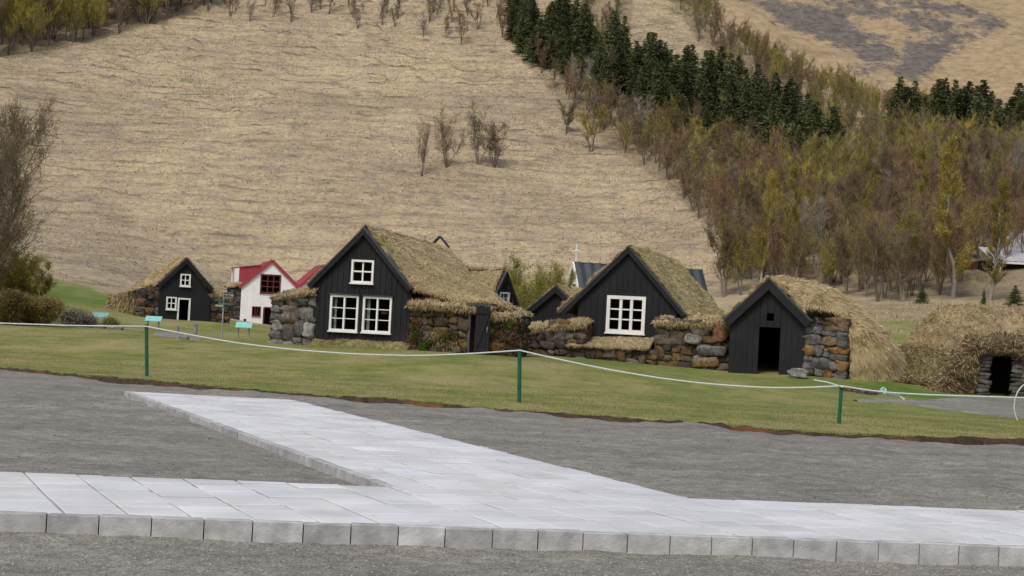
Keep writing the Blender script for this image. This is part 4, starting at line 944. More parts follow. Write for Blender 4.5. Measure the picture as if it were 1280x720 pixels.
window(root, wA, 3, 3, y=-.17, fw_=.12, mw=.08, mat=M['redframe'], proud=.05); window(root, wB, 3, 1, y=-.17, fw_=.08, mw=.07, mat=M['redframe'], proud=.05)
D = MB(); D.box(dh[0], dh[0]+.12, -.25, -.05, -.3, dh[3]); D.box(dh[0]+.12, dh[2], -.25, -.05, dh[3]-.05, dh[3]+.05); D.build('door_frame', M['redframe'], root)
corrug(root, (pk[0], -.3, pk[1]), (pk[0], LW+.2, pk[1]), (el[0]-.15, LW+.2, el[1]-.12), (el[0]-.15, -.3, el[1]-.12), M['redroof'])
corrug(root, (pk[0], -.3, pk[1]), (pk[0], LW+.2, pk[1]), (er[0]+.1, LW+.2, er[1]-.1), (er[0]+.1, -.3, er[1]-.1), M['redroof'])
D = MB(); 
for e_ in (el, er): D.bar((pk[0], -.32, pk[1]-.02), (e_[0]+(.1 if e_ is er else -.15), -.32, e_[1]-.12), .08, .28)
D.build('bargeboard', M['redroof'], root)
dz_ = L6(303, 330, 3)[1]; dl = L6(277, 336, 2.2)
dtop = pk[1]-.12; ds0 = pk[0]-.75; dxl = el[0]-.55; dzl = dtop-.62
corrug(root, (ds0, 1.2, dtop-.25), (ds0, 4.6, dtop-.25), (dxl, 4.6, dzl), (dxl, 1.2, dzl), M['redroof'], 16, name='dormer_roof')
D = MB(); D.prism([(el[0]+.05, el[1]-.1), (ds0, dtop-.75), (ds0, dtop-.3), (dxl+.15, dzl-.08), (dxl+.15, el[1]-.1)], 1.3, 1.36); D.build('dormer_side', M['redroof'], root)
D = MB(); D.box(dxl+.12, dxl+.24, 1.3, 1.55, el[1]-.3, dzl-.05); D.box(dxl+.12, dxl+.24, 4.2, 4.5, el[1]-.3, dzl-.05); D.box(dxl+.1, dxl+.22, 1.55, 4.2, el[1]-.3, el[1]+.1); D.prism([(dxl+.12, el[1]-.1), (dxl+.5, el[1]-.1), (dxl+.5, dzl), (dxl+.12, dzl-.03)], 1.24, 1.3); D.build('dormer_front', M['whitewall'], root)
D = MB(); D.box(el[0]-.95, el[0]-.02, -.12, .5, -.4, el[1]-.35)
S = Stones(); q = L6(286, 405); S.wall(q[0], wl-.03, -.1, lambda s_: -.2, lambda s_: el[1]-.15, 'darkslab', .3, .35, .16, back=3); S.build('stone_wall', root)
T = Turf(); T.patch(capsurf(q[0]-.3, wl, lambda s_: el[1]-.1+.25*(s_-q[0])/(wl-q[0]), -.1, 3, .25, .1), 16, 12, .08, .1, 200, .3, .05, .1, seed=171, bw=.05); T.build('wall_turf', root)
f9_ = Frame(404, 405, 163, 14); root = empty('red_roofed_house', f9_.O, f9_.a, 'farther house showing only a red roof slope behind the white house', 'house', 'houses with red roofs')
pk, el, er = f9_.l(405, 331), f9_.l(374, 357), f9_.l(436, 357)
D = MB(); D.prism([(el[0]+.1, -1), (er[0]-.1, -1), (er[0]-.1, er[1]-.1), (pk[0], pk[1]-.08), (el[0]+.1, el[1]-.1)], 0, 6); D.build('wall', M['whitewall'], root)
corrug(root, (pk[0], -.3, pk[1]), (pk[0], 6.2, pk[1]), (el[0]-.1, 6.2, el[1]-.1), (el[0]-.1, -.3, el[1]-.1), M['redroof']); corrug(root, (pk[0], -.3, pk[1]), (pk[0], 6.2, pk[1]), (er[0]+.1, 6.2, er[1]-.1), (er[0]+.1, -.3, er[1]-.1), M['redroof'])
D = MB()
for e_ in (el, er): D.bar((pk[0], -.32, pk[1]-.02), (e_[0], -.32, e_[1]-.06), .08, .25)
D.build('bargeboard', M['redroof'], root)

# ================================================================= church
O = W(716, 400, 100); O[2] = terr1(O[0], O[1]); ca = math.radians(15); root = empty('church', O, ca, 'small church with dark ribbed metal roof, white gable and white cross', 'church')
zp = W(716, 327, 100)[2]-O[2]; ze = zp-2.35; Lc = 7.7; hw = 1.9    # local x along ridge, y across
def xprism(pts, x0, x1, m_):   # pts (y,z)
    n_ = len(pts); m_.add([(x0, p[0], p[1]) for p in pts]+[(x1, p[0], p[1]) for p in pts], [tuple(range(n_)), tuple(range(2*n_-1, n_-1, -1))]+[(i, n_+i, n_+(i+1) % n_, (i+1) % n_) for i in range(n_)])
D = MB(); xprism([(-hw, -.5), (hw, -.5), (hw, ze), (0, zp-.08), (-hw, ze)], .1, Lc-.1, D); D.build('wall', M['whitewall'], root)
corrug(root, (-.12, 0, zp), (Lc, 0, zp), (Lc, -hw-.25, ze-.3), (-.12, -hw-.25, ze-.3), M['slate'], 26, .03); corrug(root, (-.12, 0, zp), (Lc, 0, zp), (Lc, hw+.25, ze-.3), (-.12, hw+.25, ze-.3), M['slate'], 26, .03)
D = MB(); 
for x in np.arange(.2, Lc, .62): D.bar((x, 0, zp+.03), (x, -hw-.25, ze-.27), .06, .05)
D.build('roof_rib', M['slate'], root)
D = MB()
for sg in (-1, 1): D.bar((-.16, 0, zp-.08), (-.16, sg*(hw+.2), ze-.32), .08, .2)
D.build('gable_trim', M['white'], root)
D = MB(); D.box(-.02, .12, -.35, .35, ze+.35, ze+1.15); wo = D.build('window', M['white'], root); D = MB(); D.box(-.035, -.01, -.27, -.04, ze+.43, ze+1.07); D.box(-.035, -.01, .04, .27, ze+.43, ze+1.07); D.build('pane', M['dark'], wo)
D = MB(); D.box(-.03, .03, -.03, .03, zp, zp+1.0); D.box(-.027, .027, -.26, .26, zp+.60, zp+.67); D.box(-.26, .26, -.027, .027, zp+.603, zp+.667); D.build('cross', M['white'], root)

# ================================================================= barn at the right edge
f10 = Frame(1262, 362, 126, 8); root = empty('barn', f10.O, f10.a, 'dark timber barn with pale metal roof among trees at the right edge', 'barn')
B_ = f10.l; wx0 = B_(1236, 345)[0]; wx1 = B_(1400, 345)[0]; zt_ = B_(1250, 325)[1]
D = MB(); D.box(wx0, wx1, .6, 6, -1, zt_-.05); D.build('wall', M['black'], root)
rx = B_(1208, 345, 2)[0]; D = MB(); D.box(rx, wx0-.02, 2, 6, -1, zt_-.1); D.build('side_wall', simple('red_boards', (.10, .028, .02), (.06, .02, .015), 4, .8), root)
pA, pB = B_(1223, 308.5, 3.2), B_(1241, 325, -.2); D = MB()
corrug(root, (pA[0], 3.2, pA[1]), (wx1, 3.2, pA[1]+.1), (wx1, -.2, pB[1]+.1), (pB[0], -.2, pB[1]), M['greyroof'], 40)
D = MB(); D.prism([(pB[0], pB[1]-.22), (wx1, pB[1]-.12), (wx1, pB[1]+.03), (pB[0], pB[1]-.07)], -.3, -.24); D.build('fascia', M['white'], root)
px_ = B_(1249, 350, -.1)[0]; D = MB(); D.box(px_-.06, px_+.06, -.16, -.04, -.8, pB[1]-.1); D.build('porch_post', M['white'], root)
g2, g3 = B_(1268, 309, 3.3), B_(1281, 289, 3.3); D = MB(); D.prism([(g2[0], g2[1]-.3), (wx1, g2[1]-.3), (wx1, g3[1]+1.0), (g3[0]+1.2, g3[1]+1.0)], 3.3, 7); D.build('upper_gable', M['greyroof'], root)
q = W(1172, 354, 128); o = MB(); o.box(-1.3, 1.3, 0, 1.5, -.6, .35); root = empty('shed', q, .1, 'low dark shed with pale flat roof between the tree trunks left of the barn', 'shed'); o.build('wall', M['black'], root)
o = MB(); o.box(-1.5, 1.5, -.15, 1.7, .36, .42); o.build('roof', M['greyroof'], root)

# ================================================================= fence posts, rope, hoop
posts = []
for (xt, yt, xb, yb_, lab) in [(183, 405, 183.5, 471, 'green fence post nearest the left edge of the lawn, rope tied at its top'), (649.5, 436, 649, 504, 'green rope post in the middle, standing before the stone walls'), (1052, 481, 1048.5, 531, 'short leaning green rope post before the open shed at right')]:
    b_ = G(xb, yb_, 30); t_ = W(xt, yt, b_[1]); o = MB(); dx = t_-b_
    o.tube([(0, 0, -.2)]+[tuple(dx*k) for k in (0, .5, .93)], .032 if xt > 1000 else .037, 8); r_ = empty('rope_post', b_, 0, lab, 'fence post', 'green posts carrying the rope'); o.build('post', M['greenpost'], r_, smooth=False)
    o = MB(); o.tube([tuple(dx*.93), tuple(dx*.985), tuple(dx)], [.036, .036, .02], 8); o.build('cap', M['greenpost'], r_)
    posts.append((b_, t_, dx))
def ropepts(px_, ya, yb2):
    x0_, x1_ = px_[0][0], px_[-1][0]; P_ = []
    xs_ = np.linspace(x0_, x1_, 40); ysx = np.interp(xs_, [p[0] for p in px_], [p[1] for p in px_]); kk_ = np.ones(5)/5; ysp = np.convolve(np.pad(ysx, 2, mode='edge'), kk_, 'valid'); ysp[0], ysp[-1] = ysx[0], ysx[-1]; ysp[1] = ysx[1]; ysp[-2] = ysx[-2]
    return [W(a, b_, ya+(yb2-ya)*(a-x0_)/(x1_-x0_)) for a, b_ in zip(xs_, ysp)]
d1, d2, d3 = [p[0][1]-.05 for p in posts]
o = MB(); pts = ropepts([(-150, 400), (0, 404), (90, 407), (183, 408)], d1+1, d1)+ropepts([(183, 408), (240, 419), (300, 429.5), (370, 437.5), (440, 442.5), (520, 445), (590, 442), (650, 438)], d1, d2)[1:] + \
    ropepts([(650, 438), (700, 449.5), (760, 462), (820, 472), (880, 479.5), (950, 484.5), (1000, 484.8), (1052, 482.5)], d2, d3)[1:]+ropepts([(1052, 482.5), (1080, 487), (1104, 490.5), (1160, 493.5), (1220, 495.5), (1290, 497.5), (1420, 500)], d3, d3-.2)[1:]
o.tube(pts, .013, 6); rp = o.build('rope', M['rope']); tag(rp, 'pale blue and white rope sagging from post to post along the lawn', 'rope')
k = W(1104, 490, d3); o = MB(); 
o.tube([k+np.array([.035*math.cos(a)*(1+.3*math.sin(3*a)), .03*math.sin(2*a), .05*math.sin(a)+.02]) for a in np.linspace(0, 6.28, 20)], .018, 6); o.tube([k+np.array([.05*math.sin(a), .03*math.cos(a), .035*math.cos(a*1.5)]) for a in np.linspace(0, 9, 24)], .017, 6)
o.tube([k, k+np.array([.1, 0, -.03]), k+np.array([.27, 0, -.045]), k+np.array([.37, -.02, -.11])], .016, 6)
mk = simple('knot_rope', (.35, .62, .56), (.5, .68, .64), 50, .8); kn_ = o.build('knot', mk, rp)
o = MB(); o.tube([W(1018, 475, d3+.3), W(1035, 478, d3+.1), W(1054, 484, d3-.03)], .011, 6); o.build('rope_end', M['rope'], rp)
hb = G(1272, 527, 30); o = MB(); hp = [(1280+2, 480), (1277, 483), (1272, 490), (1268.5, 499), (1267.5, 509), (1269, 518), (1272.5, 527)]
pp = [W(a, b_, hb[1]) for a, b_ in hp]; pp = [W(1300, 484, hb[1]), W(1290, 479, hb[1])]+pp; o.tube([p-hb for p in pp], .016, 6); o.tube([W(1262, 526.5, hb[1])-hb, W(1272, 527.5, hb[1]-.05)-hb, W(1292, 525, hb[1])-hb], .014, 6)
o = o.build('hoop', M['plastic']); o.location = tuple(hb); tag(o, 'white plastic hoop standing in the lawn at the right edge', 'hoop')

# ================================================================= information lecterns, bollards, signpost, stones
def lectern(X, Yt, Yb, wpx, lab, d):
    b_ = G(X, Yb, 45) if d is None else W(X, Yb, d); b_[2] = terr1(b_[0], b_[1]); sc_ = b_[1]/F; w_ = wpx*sc_; h = (W(X, Yt, b_[1])[2]-b_[2]); r_ = empty('information_board', b_, .06, lab, 'information board', 'teal information boards on the lawn')
    o = MB(); y0_ = .2; o.add([(-w_/2, -y0_, h-.1), (w_/2, -y0_, h-.1), (w_/2, y0_, h+.08), (-w_/2, y0_, h+.08), (-w_/2, -y0_, h-.13), (w_/2, -y0_, h-.13), (w_/2, y0_, h+.05), (-w_/2, y0_, h+.05)], [(0, 1, 2, 3), (7, 6, 5, 4), (0, 4, 5, 1), (1, 5, 6, 2), (2, 6, 7, 3), (3, 7, 4, 0)]); p_ = o.build('panel', M['teal'], r_)
    for sg in (-1, 1): o = MB(); o.tube([(sg*w_*.33, 0, -.1), (sg*w_*.33, 0, h-.04)], .035, 6); o.build('leg', M['metal'], r_)
lectern(124, 393, 408, 20, 'teal information board beside the grey shrubs, leftmost of three', 74)
lectern(191, 397.5, 415, 20, 'teal information board just behind the left green post', 72)
lectern(304, 405.5, 423, 20, 'teal information board on two legs in front of the white house', 67)
for X, Yt, Yb, lab in [(221, 407, 422, 'short grey bollard nearer the teal board, left one of the pair'), (244, 403.5, 418, 'short grey bollard nearer the signpost, right one of the pair')]:
    b_ = W(X, Yb, 70); b_[2] = terr1(b_[0], b_[1]); h = W(X, Yt, b_[1])[2]-b_[2]; o = MB(); o.tube([(0, 0, -.1), (0, 0, h*.72), (0, 0, h*.74), (0, 0, h*.82), (0, 0, h*.84), (0, 0, h*.95), (0, 0, h)], [.075, .075, .06, .06, .078, .07, .02], 10); o = o.build('bollard', simple('grey_bollard', (.24, .24, .25), (.18, .18, .19), 6, .7)); o.location = tuple(b_); tag(o, lab, 'bollard', 'grey bollards by the path')
b_ = W(277, 424, 64); b_[2] = terr1(b_[0], b_[1]); h = W(277, 365, 64)[2]-b_[2]; r_ = empty('signpost', b_, 0, 'tall thin grey signpost with small teal finger signs before the small house', 'signpost')
o = MB(); o.tube([(0, 0, -.1), (0, 0, h)], .03, 8); o.build('pole', M['metal'], r_)
for k, (dz, ln, sg, mt) in enumerate([(.04, .28, 1, 'teal2'), (.14, .24, 1, 'teal2'), (.30, .3, -1, 'teal2'), (.42, .34, 1, 'teal2'), (.5, .26, -1, 'cream')]):
    if mt not in M: M[mt] = simple(mt+'_sign', (.05, .11, .10) if mt == 'teal2' else (.35, .38, .25), None, 5, .6)
    o = MB(); z_ = h-dz; o.prism([(0, z_-.035), (sg*ln, z_-.035), (sg*(ln+.05), z_), (sg*ln, z_+.035), (0, z_+.035)] if sg > 0 else [(0, z_+.035), (sg*ln, z_+.035), (sg*(ln+.05), z_), (sg*ln, z_-.035), (0, z_-.035)], -.055, -.035); o.build('finger_sign', M[mt], r_)
def rock(X, Y, d, size, col, lab, name='rock', cat='rock', group=None):
    c = W(X, Y, d); S = Stones(); n_ = random.random; 
    for k in range(3): S.stone((random.gauss(0, size[0]*.12), random.gauss(0, .05), random.gauss(0, .03)), (size[0]*random.uniform(.7, 1), size[1], size[2]*random.uniform(.75, 1)), col)
    o = S.build(name, None); o.location = tuple(c); tag(o, lab, cat, group); return o
rock(996, 467, 56.6, (.55, .4, .32), (.30, .29, .27), 'pale lichen-covered boulder on the grass right of the open doorway')
for X, Y, s_, lab in [(1066, 489, .5, 'flat brown stone at the left end of the stones before the path'), (1083, 492, .55, 'flat grey stone in the middle of the stones before the path'), (1102, 492, .5, 'flat dark stone at the right end of the stones before the path')]:
    q = G(X, Y+2, 40); S = Stones(); S.stone((0, 0, .03), (s_, .35, .14), random.choice(PAL['mixed'])); S.stone((.1, -.1, .0), (s_*.6, .3, .12), random.choice(PAL['mixed'])); o = S.build('flat_stone', None); o.location = tuple(q); tag(o, lab, 'stone', 'flat stones by the path')
for X, Y, s_, lab in [(124, 409, .5, 'pale stone below the leftmost teal board'), (146, 411, .45, 'low pale stone right of the grey shrubs on the lawn'), (228, 423.5, .4, 'small flat white slab beside the grey bollards')]:
    q = G(X, Y+1, 50); S = Stones(); S.stone((0, 0, .03), (s_, .35, .16), (.25, .24, .22)); o = S.build('stone', None); o.location = tuple(q); tag(o, lab, 'stone')
# gravel footpaths laid over the lawn
def pathstrip(pts, name='path', h=.03):
    rows_ = []
    for (xa, ya, xb2, yb2) in pts:
        a, b_ = G(xa, ya, 36), G(xb2, yb2, 36); rows_.append((a, b_))
    v = []; K_ = 12
    R_ = []
    for i in range(len(rows_)-1):
        for k in range(10):
            t_ = k/10; R_.append((rows_[i][0]*(1-t_)+rows_[i+1][0]*t_, rows_[i][1]*(1-t_)+rows_[i+1][1]*t_))
    R_.append(rows_[-1])
    for a, b_ in R_:
        for k in range(K_+1): p = a+(b_-a)*(k/K_); p = p+np.array([.1*vn(p[0]*2, p[1]*2, seed=3), .1*vn(p[0]*2, p[1]*2, seed=4), 0]) if k in (0, K_) else p; v.append((p[0], p[1], terr1(p[0], p[1])+h-(.05 if k in (0, K_) else 0)))
    tag(npmesh(name, np.array(v, float), grid_faces(len(R_), K_+1), M['gravel'], smooth=True), kind='structure')
pathstrip([(1065, 500, 1072, 502), (1110, 499, 1120, 505), (1160, 500.5, 1180, 513), (1220, 504, 1230, 519), (1300, 510, 1310, 526), (1420, 516, 1440, 536), (1560, 522, 1600, 546)])
pathstrip([(1160, 501, 1170, 509), (1200, 497, 1210, 507), (1300, 499, 1300, 510), (1400, 503, 1400, 518)])
pathstrip([(196, 415, 190, 419), (225, 418, 222, 424), (252, 420, 252, 426)])

# ================================================================= plants
def unit(v): v = np.asarray(v, float); return v/(np.linalg.norm(v, axis=-1, keepdims=True)+1e-9)
def skeleton(h, stems, spread, nb, rng, gnarl=.12, crown=.25, sub=3, blen=.34):
    """list of polylines with radii, and twig anchors (pos, dir)"""
    lines = []; anch = []
    for s_ in range(stems):
        a = rng.uniform(0, 6.28); lean = spread*rng.uniform(.4, 1) if stems > 1 else spread*.15; hh = h*rng.uniform(.75, 1) if s_ else h
        d_ = unit([math.cos(a)*lean, math.sin(a)*lean, 1]); p = np.array([math.cos(a)*.06, math.sin(a)*.06, -.15]); n_ = 9; pts = [p]; 
        for i in range(n_): d_ = unit(d_+rng.normal(0, gnarl, 3)*[1, 1, .3]+[0, 0, .06]); p = p+d_*hh/n_; pts.append(p)
        r0_ = .011*h+.012; rad = [r0_*(1-i/(n_+1))**.9 for i in range(n_+1)]; lines.append((pts, rad)); P_ = np.array(pts)
        for b_ in range(nb):
            t_ = crown+(1-crown)*(b_+rng.random())/nb; fi = t_*n_; i = min(int(fi), n_-1); q = P_[i]+(P_[i+1]-P_[i])*(fi-i)
            az = rng.uniform(0, 6.28); L_ = h*blen*(1-t_*.65)*rng.uniform(.6, 1.1); dd = unit([math.cos(az), math.sin(az), rng.uniform(.5, 1.2)])
            bp = [q]; m_ = 4
            for k in range(m_): dd = unit(dd+rng.normal(0, .15, 3)+[0, 0, .1]); q = q+dd*L_/m_; bp.append(q)
            rb = rad[i]*.45; lines.append((bp, [rb*(1-k/(m_+.6)) for k in range(m_+1)]))
            for k in range(1, m_+1): anch.append((bp[k], dd, L_)); anch.append(((bp[k]+bp[k-1])/2, dd, L_))
        for k in range(n_-3, n_+1): anch.append((P_[k], d_, h*.15))
    return lines, anch
def twigs(anch, n_, ln, wd, rng, fan=.55, upw=.3, leaf=0, leafs=.05, hang=1.0):
    A_ = np.array([a[0] for a in anch]); Dd = np.array([a[1] for a in anch]); i = rng.integers(0, len(A_), n_)
    d_ = unit(Dd[i]+rng.normal(0, fan, (n_, 3))+[0, 0, upw]); p = A_[i]+rng.normal(0, .12*hang, (n_, 3))*ln; L_ = ln*rng.uniform(.5, 1.2, n_)[:, None]
    p2 = p+d_*L_*.5; d2_ = unit(d_+rng.normal(0, .3, (n_, 3))); p3 = p2+d2_*L_*.5; sd_ = unit(np.cross(d_, rng.normal(0, 1, (n_, 3))))*wd/2
    V_ = np.stack([p-sd_, p+sd_, p2+sd_*.7, p2-sd_*.7, p3], 1).reshape(-1, 3); j = np.arange(n_)[:, None]*5; T_ = np.concatenate([j+[0, 1, 2], j+[0, 2, 3], j+[3, 2, 4]])
    if leaf:
        k = rng.integers(0, n_, leaf); q = p3[k]*rng.uniform(0, 1, (leaf, 1))+0; w_ = rng.random((leaf, 1)); q = p[k]*(1-w_)+p3[k]*w_+rng.normal(0, .05, (leaf, 3)); a = unit(rng.normal(0, 1, (leaf, 3)))*leafs; b_ = unit(np.cross(a, rng.normal(0, 1, (leaf, 3))))*leafs*.5
        LV = np.stack([q-a, q+b_, q+a, q-b_], 1).reshape(-1, 3); j = np.arange(leaf)[:, None]*4; LT = np.concatenate([j+[0, 1, 2], j+[0, 2, 3]]); return V_, T_, LV, LT
    return V_, T_, None, None
def trunkmesh(lines, n1=6, rmin=0):
    m_ = MB()
    for pts, rad in lines: m_.tube(pts, [max(r, .006) for r in rad], n1 if rad[0] > .04 else 4, cap=False)
    return m_
def mk_tree(h, stems, spread, nb, ntw, ln, wd, seed, barkm, twigm, leaf=0, leafs=.05, blen=.34, crown=.25, fan=.55, n1=6, upw=.3, leafm=None, thick=1.0):
    rng = np.random.default_rng(seed); lines, anch = skeleton(h, stems, spread, nb, rng, crown=crown, blen=blen); lines = [(p, [q*thick for q in r]) for p, r in lines]
    tm = trunkmesh(lines, n1); me = bpy.data.meshes.new('trunk'); me.from_pydata([tuple(map(float, v)) for v in tm.v], [], tm.f); me.materials.append(M[barkm]); me.update()
    V_, T_, LV, LT = twigs(anch, ntw, ln, wd, rng, fan, upw, leaf, leafs)
    mats = [M[twigm]]; VV, TT, mi = V_, T_, np.zeros(len(T_), np.int32)
    if leaf: TT = np.concatenate([T_, LT+len(V_)]); VV = np.concatenate([V_, LV]); mi = np.concatenate([mi, np.ones(len(LT), np.int32)]); mats.append(M[leafm or twigm])
    mc = bpy.data.meshes.new('crown'); mc.vertices.add(len(VV)); mc.vertices.foreach_set('co', VV.astype(np.float32).ravel()); mc.loops.add(len(TT)*3); mc.loops.foreach_set('vertex_index', TT.astype(np.int32).ravel()); mc.polygons.add(len(TT)); mc.polygons.foreach_set('loop_start', np.arange(len(TT), dtype=np.int32)*3); mc.polygons.foreach_set('loop_total', np.full(len(TT), 3, np.int32))
    for q in mats: mc.materials.append(q)
    mc.polygons.foreach_set('material_index', mi); mc.update(calc_edges=True)
    lowV = (np.array(tm.v), tm.f); return {'trunk': me, 'crown': mc, 'h': h, 'V': VV, 'T': TT}
def plant(proto, name, loc, h, lab, cat, group, rz=None, wid=1.0, tilt=0):
    r_ = empty(name, loc, rz if rz is not None else random.uniform(0, 6.28), lab, cat, group); s_ = h/proto['h']; r_.scale = (s_*wid, s_*wid, s_)
    if tilt: r_.rotation_euler = (random.gauss(0, tilt), random.gauss(0, tilt), r_.rotation_euler[2])
    for k in ('trunk', 'crown'): o = bpy.data.objects.new(k, proto[k]); COL.objects.link(o); o.parent = r_
    return r_
H = {}
H['red'] = [mk_tree(6, 4, .28, 16, 2300, .7, .026, 100+i, 'bark', 'twigred') for i in range(3)]
H['brown'] = [mk_tree(6, 3, .25, 18, 2300, .7, .026, 110+i, 'bark', 'twigbrown') for i in range(3)]
H['olive'] = [mk_tree(6, 3, .22, 18, 1500, .65, .026, 120+i, 'bark', 'twigbrown', leaf=2600, leafs=.055, leafm='twigolive') for i in range(3)]
H['yellow'] = [mk_tree(6, 2, .16, 20, 900, .6, .026, 130+i, 'bark', 'twigolive', leaf=3000, leafs=.055, leafm='twigyellow') for i in range(2)]
H['poplar'] = [mk_tree(9, 1, .1, 46, 1500, .6, .03, 140+i, 'barkpale', 'twigolive', leaf=7500, leafs=.042, leafm='twigyellow', blen=.15, crown=.12, upw=1.0, fan=.35) for i in range(2)]
H['grey'] = [mk_tree(6.5, 3, .25, 18, 1100, .75, .03, 150+i, 'barkpale', 'twiggrey') for i in range(2)]
H['shrub'] = [mk_tree(4.5, 6, .5, 12, 1500, .6, .022, 160+i, 'bark', 'twigbrown', crown=.2) for i in range(2)]
for _n in ('twigolive', 'twigyellow', 'leafgreen'): translucent(M[_n], .3)
def mk_spruce(seed, h=8.0):
    rng = np.random.default_rng(seed); m_ = MB(); m_.tube([(0, 0, -.2), (0, 0, h*.5), (0, 0, h*.98)], [.13, .07, .015], 6); me = bpy.data.meshes.new('trunk'); me.from_pydata(m_.v, [], m_.f); me.materials.append(M['bark']); me.update()
    Vs, Ts, n_ = [], [], 0; z = h*.08
    while z < h*.985:
        t_ = z/h; R_ = (h*.27*(1-t_)**.8+.08)*rng.uniform(.85, 1.15); nb = max(4, int(6+5*(1-t_)))
        for k in range(nb):
            az = rng.uniform(0, 6.28); L_ = R_*rng.uniform(.6, 1.12); dr_ = np.array([math.cos(az), math.sin(az), -.18-.25*(1-t_)+.35*t_]); K_ = max(6, int(L_*17)); s_ = rng.random(K_)**.8
            c = np.array([0, 0, z])+dr_*(s_*L_)[:, None]; c[:, 2] += .12*s_**2*L_; a = unit(dr_+rng.normal(0, .55, (K_, 3))+[0, 0, -.15])*(.16+.22*(1-s_)*min(1, L_))[:, None]*rng.uniform(.8, 1.5, (K_, 1)); sd_ = unit(np.cross(a, rng.normal(0, 1, (K_, 3))+[0, 0, 1.2]))*.065
            Vs.append(np.stack([c-a*.3-sd_, c-a*.3+sd_, c+a+sd_*.4, c+a-sd_*.4], 1).reshape(-1, 3)); j = np.arange(K_)[:, None]*4+n_; Ts += [j+[0, 1, 2], j+[0, 2, 3]]; n_ += K_*4
        z += h*rng.uniform(.018, .032)
    V_, T_ = np.concatenate(Vs), np.concatenate(Ts); o = npmesh('crown', V_, T_, M['spruce']); mc = o.data; bpy.data.objects.remove(o); return {'trunk': me, 'crown': mc, 'h': h, 'V': V_, 'T': T_}
H['thin'] = [mk_tree(6, 6, .4, 16, 1900, .6, .022, 170+i, 'bark', 'twigbrown', thick=.6, leaf=900, leafs=.04, leafm='twigolive') for i in range(3)]
H['spruce'] = [mk_spruce(200+i) for i in range(4)]
# --- scatter by region in world space
def scatter(poly, spacing, ymin=105, ymax=300):
    out_ = []; X_, Y_ = np.meshgrid(np.arange(-90, 90, spacing), np.arange(ymin, ymax, spacing)); X_ = (X_+RNG.uniform(-.45, .45, X_.shape)*spacing).ravel(); Y_ = (Y_+RNG.uniform(-.45, .45, Y_.shape)*spacing).ravel()
    Z_ = terr(X_, Y_); qx, qy, _ = proj(np.stack([X_, Y_, Z_], 1)); m_ = inpoly(qx, qy, poly) & (qx > -60) & (qx < 1350); return np.stack([X_, Y_, Z_, qx, qy], 1)[m_]
SPR = [(640, 10), (700, 30), (760, 72), (860, 112), (940, 145), (1015, 180), (1045, 222), (1000, 225), (950, 202), (860, 182), (780, 150), (700, 98), (640, 60)]
SPR2 = [(1100, 160), (1190, 166), (1300, 184), (1330, 212), (1200, 195), (1110, 185)]
trees = []     # (kind, x, y, z, h, zone)
for q in np.concatenate([scatter(SPR, 2.0), scatter(SPR2, 2.2)]):
    if random.random() < (.04 if q[3] < 1080 else .12): trees.append((random.choice(('olive', 'brown')), q[0], q[1], q[2], random.uniform(4, 6), 'upper')); continue
    trees.append(('spruce', q[0], q[1], q[2], random.uniform(4.0, 8.2)*(1.0 if q[3] > 760 else .85), 'spruce' if q[3] < 1080 else 'spruce2'))
def kindof(x_, y_, z_, wts): 
    g = float(fbm(x_*.09, y_*.09, seed=77)); ks = list(wts); w_ = [max(.01, wts[k]*(1+1.6*g*(1 if k in ('olive', 'yellow') else -.6))) for k in ks]; return random.choices(ks, w_)[0]
for q in scatter(WOODS['lower'], 2.05):
    if inpoly(q[3], q[4], SPR): continue
    if q[3] > 1208 and q[4] > 338: continue
    edge_ = q[4] > 330; nearb = q[1] < 135
    trees.append((kindof(q[0], q[1], 0, {'red': 3.4, 'brown': 3.2, 'olive': 4.4, 'yellow': 1.5, 'grey': .6}), q[0], q[1], q[2], random.uniform(3.2, 5.6) if nearb else random.uniform(3.6, 6.2), 'lower'))
for q in scatter(WOODS['upper'], 2.5):
    if inpoly(q[3], q[4], SPR2): continue
    red = q[3] < 1000; trees.append((kindof(q[0], q[1], 0, {'red': 3, 'brown': 2, 'olive': 2.6, 'yellow': .5} if red else {'olive': 4, 'yellow': 1.6, 'brown': 1.5, 'red': .8}), q[0], q[1], q[2], random.uniform(3, 5), 'upper'))
for q in scatter(WOODS['patch'], 2.8): trees.append((random.choice(('red', 'brown', 'olive')), q[0], q[1], q[2], random.uniform(3, 5), 'upper'))
for q in scatter(WOODS['left'], 2.15): trees.append((random.choice(('red', 'brown', 'brown', 'olive', 'yellow')) if q[3] > 150 else random.choice(('brown', 'olive', 'yellow', 'yellow')), q[0], q[1], q[2], random.uniform(7, 11), 'left'))
for q in scatter([(270, 30), (420, 34), (500, 40), (590, 66), (640, 60), (640, 0), (500, -20), (270, -20)], 3.7): trees.append((random.choice(('brown', 'grey', 'red', 'shrub')), q[0], q[1], q[2], random.uniform(3.0, 6.0), 'crest'))
ZONE = {'lower': ('brown leafless birch standing in the dense wood right of the grassy hill', 'birches in the dense wood on the right'), 'upper': ('small brown birch on the far ridge above the dark spruces', 'birches on the ridge above the spruces'),
        'left': ('tall slender budding birch in the wood at the top left of the hill', 'birches at the top left'), 'crest': ('thin bare tree along the upper edge of the grassy hill', 'thin trees along the top of the hill'),
        'spruce': ('dark green spruce in the diagonal band across the slope', 'spruces in the dark band'), 'spruce2': ('dark spruce on the ridge at the upper right', 'spruces on the upper right ridge')}
KINDL = {'red': ('reddish-brown leafless birch', 'birch_tree'), 'brown': ('brown leafless birch', 'birch_tree'), 'olive': ('olive budding birch', 'birch_tree'), 'yellow': ('yellow-green budding birch', 'birch_tree'), 'grey': ('pale grey bare tree', 'birch_tree'), 'shrub': ('low bushy bare birch', 'birch_tree')}
